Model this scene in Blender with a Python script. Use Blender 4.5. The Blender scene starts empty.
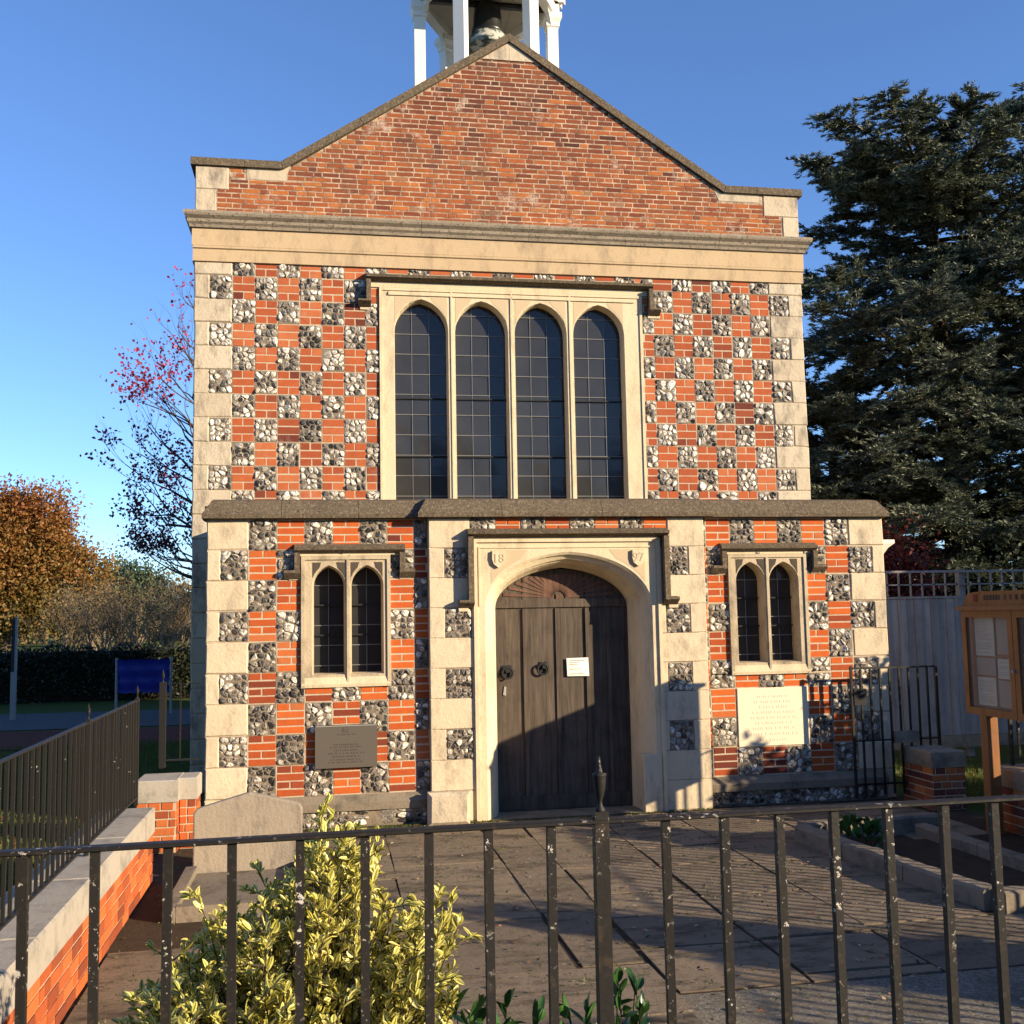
import bpy, math, random
import numpy as np
from mathutils import Vector, Matrix
random.seed(7); RNG = np.random.default_rng(7)
SC = bpy.context.scene
COL = SC.collection
R_ = math.radians

# ------------------------------------------------------------------ camera
cam = bpy.data.cameras.new("camera"); camo = bpy.data.objects.new("camera", cam); COL.objects.link(camo)
_R = Vector((0.98485789, -0.1723625, -0.01860404)); _U = Vector((0.00199271, -0.09605019, 0.9953745)); _F = Vector((0.17335216, 0.9803395, 0.09425232))
M = Matrix.Identity(4)
for i in range(3):
    M[i][0] = _R[i]; M[i][1] = _U[i]; M[i][2] = -_F[i]
M[0][3], M[1][3], M[2][3] = 1.29297, -10.70255, 2.05643
camo.matrix_world = M
cam.sensor_width = 36; cam.sensor_fit = 'HORIZONTAL'; cam.lens = 36 * 1057.3156 / 1024
cam.clip_start = 0.05; cam.clip_end = 3000
SC.camera = camo

# ------------------------------------------------------------------ sky and sun
SUN_AZ, SUN_EL = 54.0, 16.0          # azimuth from -Y towards +X
w = bpy.data.worlds.new("World"); SC.world = w; w.use_nodes = True
nt = w.node_tree
sky = nt.nodes.new('ShaderNodeTexSky'); sky.sky_type = 'NISHITA'; sky.sun_disc = False
sky.sun_elevation = R_(SUN_EL); sky.sun_rotation = R_(180 - SUN_AZ)
sky.air_density = 1.0; sky.dust_density = 0.0; sky.ozone_density = 4.0; sky.altitude = 1200
wb = nt.nodes.new('ShaderNodeMix'); wb.data_type = 'RGBA'; wb.blend_type = 'MULTIPLY'; wb.inputs[0].default_value = 1; wb.inputs[7].default_value = (.88, .965, 1.15, 1)
nt.links.new(sky.outputs[0], wb.inputs[6]); gm = nt.nodes.new('ShaderNodeGamma'); gm.inputs[1].default_value = .96; nt.links.new(wb.outputs[2], gm.inputs[0]); nt.links.new(gm.outputs[0], nt.nodes['Background'].inputs[0]); nt.nodes['Background'].inputs[1].default_value = 0.118
sl = bpy.data.lights.new("sun", 'SUN'); sl.energy = 5.0; sl.angle = R_(0.5); sl.color = (1.0, 0.82, 0.57)
so = bpy.data.objects.new("sun", sl); COL.objects.link(so)
a, e = R_(SUN_AZ), R_(SUN_EL)
SV = Vector((math.sin(a) * math.cos(e), -math.cos(a) * math.cos(e), math.sin(e)))
so.rotation_euler = SV.to_track_quat('Z', 'Y').to_euler(); so.location = (12, -14, 9)
SC.view_settings.view_transform = 'Standard'; SC.view_settings.look = 'None'
SC.view_settings.exposure = 0.98; SC.view_settings.gamma = 1
SC.render.engine = 'CYCLES'
try: SC.cycles.max_bounces = 6; SC.cycles.use_denoising = True
except Exception: pass

# ------------------------------------------------------------------ materials
class Mat:
    def __init__(s, name, rough=.8, spec=.3):
        s.m = bpy.data.materials.new(name); s.m.use_nodes = True; s.t = s.m.node_tree
        s.b = s.t.nodes['Principled BSDF']; s.b.inputs['Roughness'].default_value = rough
        s.b.inputs['Specular IOR Level'].default_value = spec
        s.tc = s.t.nodes.new('ShaderNodeTexCoord')
    def l(s, a, b): s.t.links.new(a, b)
    def noise(s, scale, detail=4, rough=.55, stretch=None, dist=0):
        n = s.t.nodes.new('ShaderNodeTexNoise'); n.inputs['Scale'].default_value = scale
        n.inputs['Detail'].default_value = detail; n.inputs['Roughness'].default_value = rough; n.inputs['Distortion'].default_value = dist
        if stretch:
            mp = s.t.nodes.new('ShaderNodeMapping'); mp.inputs['Scale'].default_value = stretch
            s.l(s.tc.outputs['Object'], mp.inputs[0]); s.l(mp.outputs[0], n.inputs[0])
        else: s.l(s.tc.outputs['Object'], n.inputs[0])
        return n.outputs[0]
    def onoise(s, scale, detail=4, rough=.55):
        n = s.t.nodes.new('ShaderNodeTexNoise'); n.inputs['Scale'].default_value = scale; n.inputs['Detail'].default_value = detail; n.inputs['Roughness'].default_value = rough
        oi = s.t.nodes.new('ShaderNodeObjectInfo'); ad = s.t.nodes.new('ShaderNodeVectorMath'); ml = s.t.nodes.new('ShaderNodeMath'); ml.operation = 'MULTIPLY'; ml.inputs[1].default_value = 37.0
        s.l(oi.outputs['Random'], ml.inputs[0]); s.l(s.tc.outputs['Object'], ad.inputs[0]); s.l(ml.outputs[0], ad.inputs[1]); s.l(ad.outputs[0], n.inputs[0]); return n.outputs[0]
    def vor(s, scale, feature='F1', out='Distance'):
        n = s.t.nodes.new('ShaderNodeTexVoronoi'); n.feature = feature; n.inputs['Scale'].default_value = scale
        s.l(s.tc.outputs['Object'], n.inputs[0]); return n.outputs[out]
    def ramp(s, fac, stops, interp='LINEAR'):
        r = s.t.nodes.new('ShaderNodeValToRGB'); r.color_ramp.interpolation = interp
        el = r.color_ramp.elements
        el[0].position, el[0].color = stops[0][0], (*c3(stops[0][1]), 1)
        el[1].position, el[1].color = stops[-1][0], (*c3(stops[-1][1]), 1)
        for p, c in stops[1:-1]:
            x = el.new(p); x.color = (*c3(c), 1)
        s.l(fac, r.inputs[0]); return r.outputs[0]
    def mix(s, fac, A, B, mode='MIX'):
        n = s.t.nodes.new('ShaderNodeMix'); n.data_type = 'RGBA'; n.blend_type = mode
        for sock, v in ((n.inputs[0], fac), (n.inputs[6], A), (n.inputs[7], B)):
            if isinstance(v, (int, float)): sock.default_value = v
            elif isinstance(v, tuple): sock.default_value = (*c3(v), 1)
            else: s.l(v, sock)
        return n.outputs[2]
    def attr(s, name='rnd'):
        n = s.t.nodes.new('ShaderNodeAttribute'); n.attribute_name = name; return n.outputs['Fac']
    def math(s, op, a, b=0.0):
        n = s.t.nodes.new('ShaderNodeMath'); n.operation = op
        for i, v in enumerate((a, b)):
            if isinstance(v, (int, float)): n.inputs[i].default_value = v
            else: s.l(v, n.inputs[i])
        return n.outputs[0]
    def z(s):
        n = s.t.nodes.new('ShaderNodeSeparateXYZ'); s.l(s.tc.outputs['Object'], n.inputs[0]); return n.outputs[2]
    def col(s, c):
        if isinstance(c, tuple): s.b.inputs['Base Color'].default_value = (*c, 1)
        else: s.l(c, s.b.inputs['Base Color'])
        return s
    def bump(s, h, strength=.4, dist=.01):
        n = s.t.nodes.new('ShaderNodeBump'); n.inputs['Strength'].default_value = strength; n.inputs['Distance'].default_value = dist
        s.l(h, n.inputs['Height']); s.l(n.outputs[0], s.b.inputs['Normal']); return s
def c3(c): return (c, c, c) if isinstance(c, (int, float)) else tuple(c)
MT = {}

def mk_brick(name, stops, salt=.0, grime=.35):
    m = Mat(name, .9, .15)
    c = m.ramp(m.attr(), stops)
    c = m.mix(m.math('MULTIPLY', m.noise(22, 5), .55), c, m.mix(1.0, c, (.50, .38, .34), 'MULTIPLY'))
    g = m.ramp(m.noise(1.7, 5, .65), [(.50, 0), (.72, 1)])
    c = m.mix(m.math('MULTIPLY', g, grime), c, (.10, .055, .04))
    if salt:
        sN = m.ramp(m.noise(2.6, 8, .75), [(.58, 0), (.70, 1)])
        c = m.mix(m.math('MULTIPLY', sN, salt), c, (.45, .36, .28))
    sp = m.ramp(m.noise(90, 3), [(.62, 0), (.72, 1)])
    c = m.mix(m.math('MULTIPLY', sp, .35), c, (.12, .06, .04))
    m.col(c).bump(m.noise(70, 5, .7), .5, .006); return m.m
MT['brick'] = mk_brick('red_orange_brick', [(0, (.16, .04, .025)), (.18, (.32, .07, .028)), (.5, (.50, .105, .026)), (.8, (.60, .14, .030)), (1, (.52, .16, .055))], grime=.2)
MT['brick_old'] = mk_brick('old_red_brick', [(0, (.085, .034, .026)), (.25, (.17, .055, .033)), (.5, (.26, .078, .035)), (.75, (.37, .115, .040)), (.92, (.48, .165, .045)), (1, (.30, .16, .09))], 1.0, .75)
MT['brick_up'] = mk_brick('weathered_red_brick', [(0, (.15, .04, .028)), (.2, (.32, .08, .036)), (.6, (.46, .115, .042)), (1, (.52, .17, .07))], .25, .25)
MT['brick_wall'] = mk_brick('garden_wall_brick', [(0, (.24, .06, .028)), (.5, (.50, .12, .034)), (1, (.58, .17, .05))], grime=.25)

m = Mat('lime_mortar', .95, .1)
m.col(m.mix(m.noise(14, 6, .7), (.34, .26, .18), (.60, .49, .35))).bump(m.noise(60, 4), .5, .01); MT['mortar'] = m.m
m = Mat('gable_mortar', .95, .1)
m.col(m.mix(m.ramp(m.noise(6, 7, .75), [(.35, 0), (.6, 1)]), (.14, .09, .065), (.50, .37, .26))).bump(m.noise(60, 4), .5, .01); MT['mortar_old'] = m.m

def mk_flint(name, stops):
    m = Mat(name, .42, .45)
    c = m.ramp(m.attr(), stops)
    n1 = m.ramp(m.noise(30, 5, .7, dist=1.4), [(.46, 0), (.56, 1)])
    c = m.mix(m.math('MULTIPLY', n1, .75), c, (.040, .036, .034))
    rim = m.math('MULTIPLY', m.ramp(m.attr('edge'), [(.30, 0), (.75, 1)]), m.ramp(m.noise(20, 3), [(.42, .0), (.62, .7)]))
    c = m.mix(rim, c, (.60, .53, .42))
    n2 = m.ramp(m.noise(45, 4, .6), [(.60, 0), (.68, 1)])
    c = m.mix(m.math('MULTIPLY', n2, .5), c, (.58, .52, .42))
    m.col(c).bump(m.noise(60, 5, .7), .5, .010); return m.m
m = Mat('dark_flint_bedding', .95, .1); m.col(m.mix(m.noise(20, 6, .7), (.07, .055, .042), (.34, .27, .19))).bump(m.noise(60, 4), .6, .01); MT['flint_bed'] = m.m
MT['flint'] = mk_flint('knapped_flint', [(0, (.018, .017, .016)), (.34, (.05, .045, .040)), (.52, (.18, .155, .125)), (.70, (.36, .31, .24)), (.86, (.62, .56, .45)), (1, (.78, .72, .60))])
MT['flint_pale'] = mk_flint('pale_flint', [(0, (.022, .02, .019)), (.28, (.07, .062, .054)), (.42, (.26, .23, .185)), (.58, (.56, .50, .41)), (1, (.86, .81, .70))])

def mk_stone(name, A, B, dark, dk=.5, bscale=30, streak=True, b=.35):
    m = Mat(name, .88, .2)
    c = m.mix(m.noise(2.2, 6, .6), A, B)
    rn = m.attr()
    c = m.mix(m.math('MULTIPLY', rn, .35), c, m.mix(1.0, c, (.80, .74, .66), 'MULTIPLY'))
    d = m.ramp(m.noise(4.2, 9, .76, stretch=(1, 1, .40) if streak else None), [(.49, 0), (.66, 1)])
    c = m.mix(m.math('MULTIPLY', d, dk), c, dark)
    sp = m.ramp(m.noise(55, 4, .7), [(.60, 0), (.70, 1)])
    c = m.mix(m.math('MULTIPLY', sp, .30), c, dark)
    m.col(c).bump(m.noise(bscale, 7, .7), b, .012); return m.m
MT['stone'] = mk_stone('buff_limestone', (.68, .57, .40), (.55, .45, .31), (.19, .155, .115), .65, 24, b=.7)
MT['stone_up'] = mk_stone('weathered_limestone', (.62, .53, .39), (.44, .37, .27), (.15, .125, .10), .85, 24, b=.8)
MT['stone_win'] = mk_stone('pale_tracery_limestone', (.70, .59, .40), (.58, .47, .31), (.22, .17, .11), .42, 40, b=.5)
MT['stone_tr'] = mk_stone('stained_tracery_stone', (.56, .46, .31), (.42, .34, .23), (.13, .105, .08), .75, 40, b=.6)
MT['stone_frieze'] = mk_stone('smooth_frieze_stone', (.54, .41, .25), (.45, .33, .20), (.22, .16, .11), .6)
m = Mat('lichened_coping_stone', .95, .1)
c = m.mix(m.noise(3, 6, .7), (.17, .13, .085), (.075, .06, .045))
c = m.mix(m.ramp(m.noise(38, 6, .75), [(.50, 0), (.66, 1)]), c, (.27, .21, .135))
c = m.mix(m.ramp(m.noise(24, 5, .7, dist=.6), [(.60, 0), (.70, 1)]), c, (.03, .026, .022))
m.col(c).bump(m.noise(34, 8, .78), .9, .02); MT['lichen'] = m.m
m = Mat('stained_cornice_stone', .92, .1)
c = m.mix(m.noise(5, 7, .75, stretch=(1, 1, 2)), (.10, .08, .06), (.46, .38, .28))
c = m.mix(m.ramp(m.noise(30, 5, .7), [(.55, 0), (.65, 1)]), c, (.08, .07, .055))
m.col(c).bump(m.noise(30, 6, .7), .5, .01); MT['cornice'] = m.m
MT['tablet'] = mk_stone('pale_tablet_stone', (.76, .67, .50), (.72, .62, .45), (.50, .38, .24), .18, 60, b=.08)
MT['coping_grey'] = mk_stone('grey_concrete_coping', (.44, .39, .32), (.34, .31, .26), (.13, .12, .10), .6, 40, False)
MT['grave'] = mk_stone('weathered_headstone', (.38, .32, .245), (.25, .215, .165), (.09, .08, .065), .65, 30, b=.7)
MT['kerb'] = mk_stone('worn_kerb_stone', (.27, .22, .16), (.18, .15, .11), (.06, .052, .04), .7, 35, False, .6)

def mk_flat(name, col, rough=.5, spec=.4, var=.0, scale=8, metallic=0, b=0):
    m = Mat(name, rough, spec)
    if var: m.col(m.mix(m.noise(scale, 5, .65), col, tuple(x * (1 - var) for x in col)))
    else: m.col(col)
    m.b.inputs['Metallic'].default_value = metallic
    if b: m.bump(m.noise(scale * 5, 5, .7), b, .004)
    return m.m
MT['spandrel_shade'] = mk_flat('recess_shade_stone', (.10, .08, .06), .95, .1, .4, 20)  # dark tone stands in for shade in the small-window spandrels
MT['white_paint'] = mk_flat('white_gloss_paint', (.80, .77, .68), .4, .4, .12, 6)
MT['soffit'] = mk_flat('dusty_white_boards', (.50, .44, .34), .8, .2, .35, 5)
MT['bell'] = mk_flat('dark_bronze', (.03, .032, .03), .35, .6, .4, 12, .4)
m = Mat('bird_stained_bronze', .8, .3)
m.col(m.mix(m.ramp(m.noise(9, 5, .7), [(.45, 0), (.55, 1)]), (.06, .07, .06), (.42, .42, .36))); MT['bell_lip'] = m.m
MT['black'] = mk_flat('deep_shadow_void', (.012, .012, .012), .9, 0)
MT['slate'] = mk_flat('roof_slate', (.07, .065, .06), .8, .2, .4, 5)
m = Mat('dark_leaded_glass', .10, .34)
m.col(m.mix(m.noise(3, 3), (.022, .022, .023), (.042, .042, .042))).bump(m.noise(3.2, 2), .10, .02); MT['glass'] = m.m
MT['lead'] = mk_flat('lead_came', (.20, .195, .18), .5, .4, .5, 9)
MT['bar_iron'] = mk_flat('saddle_bar_iron', (.02, .02, .02), .7, .2)
# painted iron with chips
m = Mat('chipped_black_paint', .55, .22)
chip = m.math('MULTIPLY', m.ramp(m.onoise(75, 6, .7), [(.60, 0), (.615, 1)]), m.ramp(m.onoise(5, 2), [(.42, 0), (.60, 1)]))
rust = m.ramp(m.noise(24, 5, .6), [(.58, 0), (.66, 1)])
c = m.mix(m.math('MULTIPLY', rust, .6), (.018, .016, .014), (.055, .038, .026))
c = m.mix(chip, c, (.50, .46, .40)); m.col(c)
m.bump(m.noise(60, 4), .35, .003); MT['iron'] = m.m
m = Mat('black_railing_paint', .55, .22)
chip = m.ramp(m.onoise(30, 6, .7), [(.675, 0), (.69, 1)])
m.col(m.mix(chip, (.016, .015, .013), (.42, .39, .33))).bump(m.noise(50, 4), .3, .003); MT['iron2'] = m.m
# oak
def mk_wood(name, A, B, D, sc=(26, 26, 1.6), rough=.8, b=.5):
    m = Mat(name, rough, .2)
    g = m.noise(1.0, 8, .7, stretch=sc, dist=.4)
    c = m.mix(m.ramp(g, [(.3, 0), (.7, 1)]), A, B)
    c = m.mix(m.math('MULTIPLY', m.ramp(m.noise(2.3, 6, .7), [(.5, 0), (.75, 1)]), .6), c, D)
    c = m.mix(m.math('MULTIPLY', m.attr(), .3), c, D)
    m.col(c).bump(g, b, .01); return m.m
MT['oak'] = mk_wood('weathered_oak', (.15, .115, .085), (.045, .035, .027), (.02, .016, .012))
MT['oak_red'] = mk_wood('carved_reddish_oak', (.22, .12, .08), (.09, .05, .036), (.03, .018, .012))
MT['board_wood'] = mk_wood('orange_stained_wood', (.33, .145, .050), (.22, .088, .030), (.12, .05, .02), (18, 18, 2), .5, .15)
MT['panel_wood'] = mk_wood('grey_fence_boards', (.33, .31, .285), (.20, .19, .18), (.09, .085, .08), (14, 14, 1.2))
MT['paper'] = mk_flat('paper', (.78, .76, .68), .8, .1)
MT['paper2'] = mk_flat('cream_paper', (.50, .44, .34), .8, .1, .2, 3)
MT['paper3'] = mk_flat('tan_paper', (.36, .28, .20), .8, .1, .3, 6)
MT['ink'] = mk_flat('faded_ink', (.25, .23, .20), .8, .1)
MT['redink'] = mk_flat('dull_red_mark', (.16, .04, .03), .7, .2)
MT['plaque'] = mk_flat('dull_bronze_plaque', (.105, .090, .070), .5, .45, .15, 4)
MT['plaque_ink'] = mk_flat('plaque_dark_lettering', (.085, .072, .058), .6, .3)
MT['tablet_ink'] = mk_flat('worn_incised_lettering', (.72, .625, .46), .9, .1)
MT['carve'] = mk_flat('carved_shade_stone', (.50, .39, .25), .9, .1)  # tone darkened to stand for shade in sunk carving
m = Mat('cabinet_glass', .08, .5); m.b.inputs['Transmission Weight'].default_value = .92; m.b.inputs['IOR'].default_value = 1.05; m.col((.9, .9, .88)); MT['cglass'] = m.m
# ground
m = Mat('dark_soil', .95, .1)
m.col(m.mix(m.noise(7, 8, .75), (.035, .025, .017), (.12, .085, .055))).bump(m.noise(22, 8, .8), .9, .04); MT['soil'] = m.m
m = Mat('york_stone_flags', .80, .25)
c = m.mix(m.noise(1.1, 7, .7), (.40, .30, .195), (.17, .135, .095))
c = m.mix(m.math('MULTIPLY', m.attr(), .5), c, (.12, .095, .07))
c = m.mix(m.ramp(m.noise(2.6, 8, .75, stretch=(.5, 1.6, 1)), [(.50, 0), (.66, 1)]), c, (.050, .040, .030))
c = m.mix(m.ramp(m.noise(30, 6, .8), [(.60, 0), (.70, 1)]), c, (.05, .04, .03))
c = m.mix(m.ramp(m.vor(7), [(.025, 1), (.045, 0)]), c, (.40, .35, .27))
c = m.mix(m.ramp(m.noise(5, 8, .8), [(.56, 0), (.64, 1)]), c, (.075, .075, .035))
m.col(c).bump(m.noise(12, 10, .82), 1.0, .035); MT['flag'] = m.m
m = Mat('pebbly_pale_concrete', .85, .2)
c = m.mix(m.ramp(m.noise(34, 7, .85), [(.38, 0), (.62, 1)]), (.13, .11, .085), (.42, .37, .29))
c = m.mix(m.ramp(m.noise(2.5, 6, .7), [(.45, 0), (.7, 1)]), c, (.14, .12, .09))
c = m.mix(m.ramp(m.vor(34), [(.10, 1), (.20, 0)]), c, (.58, .53, .44))
m.col(c).bump(m.noise(50, 7, .85), 1.0, .03); MT['concrete'] = m.m
m = Mat('asphalt', .9, .2); m.col(m.mix(m.noise(50, 4), (.055, .055, .055), (.10, .10, .098))).bump(m.noise(120, 3), .4, .01); MT['asphalt'] = m.m
m = Mat('autumn_grass_ground', .95, .1)
c = m.mix(m.noise(3, 7, .7), (.05, .075, .018), (.10, .13, .03))
c = m.mix(m.ramp(m.noise(12, 6, .8), [(.55, 0), (.65, 1)]), c, (.13, .07, .03))
m.col(c).bump(m.noise(40, 6, .8), .9, .05); MT['grass'] = m.m
m = Mat('fallen_red_leaves', .9, .1)
m.col(m.mix(m.ramp(m.noise(16, 6, .8), [(.45, 0), (.55, 1)]), (.05, .03, .02), (.22, .045, .03))).bump(m.noise(40, 6, .8), .8, .03); MT['redbed'] = m.m
def mk_leaf(name, stops, rough=.5, trans=.35, spec=.35):
    m = Mat(name, rough, spec); c = m.ramp(m.attr(), stops); m.col(c)
    tr = m.t.nodes.new('ShaderNodeBsdfTranslucent'); m.l(c, tr.inputs[0])
    mx = m.t.nodes.new('ShaderNodeMixShader'); mx.inputs[0].default_value = trans
    m.l(m.b.outputs[0], mx.inputs[1]); m.l(tr.outputs[0], mx.inputs[2])
    m.l(mx.outputs[0], m.t.nodes['Material Output'].inputs[0]); return m.m
MT['oakleaf'] = mk_leaf('autumn_oak_leaves', [(0, (.13, .11, .025)), (.3, (.25, .145, .035)), (.6, (.29, .115, .030)), (1, (.24, .075, .026))])
MT['redleaf'] = mk_leaf('crimson_leaves', [(0, (.05, .012, .018)), (.5, (.15, .018, .03)), (1, (.42, .035, .06))])
MT['needle'] = mk_leaf('cedar_needles', [(0, (.036, .050, .036)), (.5, (.105, .13, .085)), (1, (.27, .28, .17))], .6, .15)
MT['dkleaf'] = mk_leaf('dark_hedge_leaves', [(0, (.010, .016, .008)), (.7, (.028, .042, .016)), (1, (.10, .09, .03))], .5, .2)
MT['pineleaf'] = mk_leaf('distant_pine_needles', [(0, (.03, .055, .03)), (1, (.07, .11, .05))], .7, .2)
MT['shrubred'] = mk_leaf('dark_red_leaves', [(0, (.04, .008, .006)), (1, (.16, .022, .014))], .6, .2)
MT['laurel'] = mk_leaf('glossy_green_leaves', [(0, (.025, .07, .015)), (1, (.06, .15, .03))], .3, .2, .5)
MT['greyleaf'] = mk_leaf('faded_twig_leaves', [(0, (.10, .07, .035)), (1, (.22, .17, .08))], .8, .2)
m = Mat('variegated_leaf', .35, .45)
v = m.attr('edge'); gr = m.ramp(m.attr(), [(0, (.06, .10, .02)), (.5, (.16, .20, .035)), (1, (.45, .42, .09))])
ye = m.ramp(m.attr(), [(0, (.55, .47, .08)), (.5, (.76, .67, .17)), (1, (.88, .80, .32))])
c = m.mix(m.ramp(v, [(.22, 0), (.48, 1)]), gr, ye); m.col(c)
tr = m.t.nodes.new('ShaderNodeBsdfTranslucent'); m.l(c, tr.inputs[0]); mx = m.t.nodes.new('ShaderNodeMixShader'); mx.inputs[0].default_value = .3
m.l(m.b.outputs[0], mx.inputs[1]); m.l(tr.outputs[0], mx.inputs[2]); m.l(mx.outputs[0], m.t.nodes['Material Output'].inputs[0]); MT['vleaf'] = m.m
MT['bark'] = mk_flat('grey_brown_bark', (.11, .085, .065), .95, .1, .5, 6, b=.6)
MT['bark_dk'] = mk_flat('dark_bark', (.045, .035, .028), .95, .1, .4, 6, b=.6)
MT['twig'] = mk_flat('pale_bare_twigs', (.26, .19, .12), .95, .1, .3, 3)
MT['blue'] = mk_flat('blue_tarpaulin', (.005, .018, .26), .5, .4, .35, 4, b=.4)
MT['grey_post'] = mk_flat('galvanised_post', (.34, .34, .31), .6, .4, .3, 6)
MT['dark_post'] = mk_flat('dark_sign_back', (.03, .03, .032), .6, .3)
MT['cast'] = mk_flat('cream_painted_iron', (.72, .68, .58), .5, .3, .2, 9)

# ------------------------------------------------------------------ mesh helpers
BASE = {}
def _tag(o, label=None, cat=None, group=None, kind=None):
    if label: o['label'] = label
    if cat: o['category'] = cat
    if group: o['group'] = group
    if kind: o['kind'] = kind
    return o
def thing(name, loc, label, cat, group=None):
    o = bpy.data.objects.new(name, None); o.empty_display_size = .1; COL.objects.link(o); o.location = loc
    BASE[o] = Vector(loc); return _tag(o, label, cat, group)
class MB:
    def __init__(s): s.v = []; s.f = []; s.r = []; s.e = []; s.n = 0; s.g = []
    def add(s, vs, fs, rnd=0.5, edge=None):
        s.g.append((s.n, len(s.f), len(vs), len(fs)))
        n = s.n; vs = [tuple(p) for p in vs]; s.v += vs; s.n += len(vs)
        for f in fs: s.f.append([i + n for i in f])
        s.r += [rnd] * len(fs) if not hasattr(rnd, '__len__') else list(rnd)
        s.e += list(edge) if edge is not None else [0] * len(vs)
    def box(s, x0, x1, y0, y1, z0, z1, rnd=.5, j=0):
        q = lambda: random.uniform(-j, j) if j else 0
        vs = [(x + q(), y + q(), z + q()) for x in (x0, x1) for y in (y0, y1) for z in (z0, z1)]
        s.add(vs, [(0, 1, 3, 2), (4, 6, 7, 5), (0, 4, 5, 1), (2, 3, 7, 6), (0, 2, 6, 4), (1, 5, 7, 3)], rnd)
    def block(s, x0, x1, z0, z1, yf, yb, ch=.006, rnd=.5, j=0, top=None):
        """stone facing -Y with a chamfered front"""
        q = lambda k=1: random.uniform(-j, j) * k if j else 0
        o = [(x0 + q(), z0 + q()), (x1 + q(), z0 + q()), (x1 + q(), z1 + q()), (x0 + q(), z1 + q())]
        i = [(o[0][0] + ch, o[0][1] + ch), (o[1][0] - ch, o[1][1] + ch), (o[2][0] - ch, o[2][1] - ch), (o[3][0] + ch, o[3][1] - ch)]
        vs = [(p[0], yb, p[1]) for p in o] + [(p[0], yf + ch, p[1]) for p in o] + [(p[0], yf + q(.5), p[1]) for p in i]
        fs = [(8, 9, 10, 11)]
        for k in range(4):
            l = (k + 1) % 4; fs.append((k, l, 4 + l, 4 + k)); fs.append((4 + k, 4 + l, 8 + l, 8 + k))
        fs.append((3, 2, 1, 0)); s.add(vs, fs, rnd)
    def prism(s, pts, y0, y1, rnd=.5):
        """XZ polygon (ccw seen from -Y) extruded y0(front) -> y1"""
        n = len(pts); vs = [(p[0], y0, p[1]) for p in pts] + [(p[0], y1, p[1]) for p in pts]
        fs = [tuple(range(n)), tuple(range(2 * n - 1, n - 1, -1))] + [(k, n + k, n + (k + 1) % n, (k + 1) % n) for k in range(n)]
        s.add(vs, fs, rnd)
    def prof(s, prof, x0, x1, m0=0, m1=0, rnd=.5):
        """YZ profile swept along X; m0/m1 = mitre factor (shift of end by -y)"""
        n = len(prof); vs = [(x0 + m0 * p[0], p[0], p[1]) for p in prof] + [(x1 + m1 * p[0], p[0], p[1]) for p in prof]
        fs = [tuple(range(n - 1, -1, -1)), tuple(range(n, 2 * n))] + [(k, (k + 1) % n, n + (k + 1) % n, n + k) for k in range(n)]
        s.add(vs, fs, rnd)
    def tube(s, pts, rad, n=6, cap=True, rnd=.5):
        pts = [Vector(p) for p in pts]; rad = rad if hasattr(rad, '__len__') else [rad] * len(pts)
        vs = []; u = None
        for i, p in enumerate(pts):
            t = (pts[min(i + 1, len(pts) - 1)] - pts[max(i - 1, 0)])
            if t.length < 1e-9: t = Vector((0, 0, 1))
            t.normalize()
            if u is None:
                u = t.orthogonal().normalized()
            else:
                u = (u - t * u.dot(t)); u = u.normalized() if u.length > 1e-6 else t.orthogonal().normalized()
            w_ = t.cross(u)
            for k in range(n):
                an = 2 * math.pi * k / n; vs.append(p + (u * math.cos(an) + w_ * math.sin(an)) * rad[i])
        fs = [(i * n + k, i * n + (k + 1) % n, (i + 1) * n + (k + 1) % n, (i + 1) * n + k) for i in range(len(pts) - 1) for k in range(n)]
        if cap: fs += [tuple(range(n - 1, -1, -1)), tuple((len(pts) - 1) * n + k for k in range(n))]
        s.add(vs, fs, rnd)
    def lathe(s, c, prof, n=16, rnd=.5):
        vs = []; 
        for r, z in prof:
            for k in range(n):
                an = 2 * math.pi * k / n; vs.append((c[0] + r * math.cos(an), c[1] + r * math.sin(an), c[2] + z))
        m_ = len(prof)
        fs = [(i * n + k, i * n + (k + 1) % n, (i + 1) * n + (k + 1) % n, (i + 1) * n + k) for i in range(m_ - 1) for k in range(n)]
        fs += [tuple(range(n - 1, -1, -1)), tuple((m_ - 1) * n + k for k in range(n))]
        s.add(vs, fs, rnd)
    def split(s, name, mat, parent, cuts, smooth=False):
        """one object per stretch of X between the cuts"""
        out = [MB() for _ in range(len(cuts) + 1)]
        for v0, f0, nv, nf in s.g:
            cx = sum(p[0] for p in s.v[v0:v0 + nv]) / nv; k = sum(cx > c_ for c_ in cuts)
            out[k].add(s.v[v0:v0 + nv], [[i - v0 for i in f] for f in s.f[f0:f0 + nf]], s.r[f0:f0 + nf], s.e[v0:v0 + nv])
        return [m_.build(name, mat, parent, smooth) for m_ in out if m_.n]
    def build(s, name, mat, parent=None, smooth=False, label=None):
        b = Vector((0, 0, 0))
        p = parent
        while p is not None:
            if p in BASE: b = BASE[p]; break
            p = p.parent
        me = bpy.data.meshes.new(name)
        me.from_pydata([(x - b.x, y - b.y, z - b.z) for x, y, z in s.v], [], s.f)
        at = me.attributes.new('rnd', 'FLOAT', 'FACE'); at.data.foreach_set('value', np.array(s.r, dtype=np.float32))
        if any(s.e):
            ae = me.attributes.new('edge', 'FLOAT', 'POINT'); ae.data.foreach_set('value', np.array(s.e, dtype=np.float32))
        me.materials.append(MT[mat] if isinstance(mat, str) else mat)
        if smooth: me.polygons.foreach_set('use_smooth', [True] * len(me.polygons))
        o = bpy.data.objects.new(name, me); COL.objects.link(o)
        if parent is not None: o.parent = parent
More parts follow.
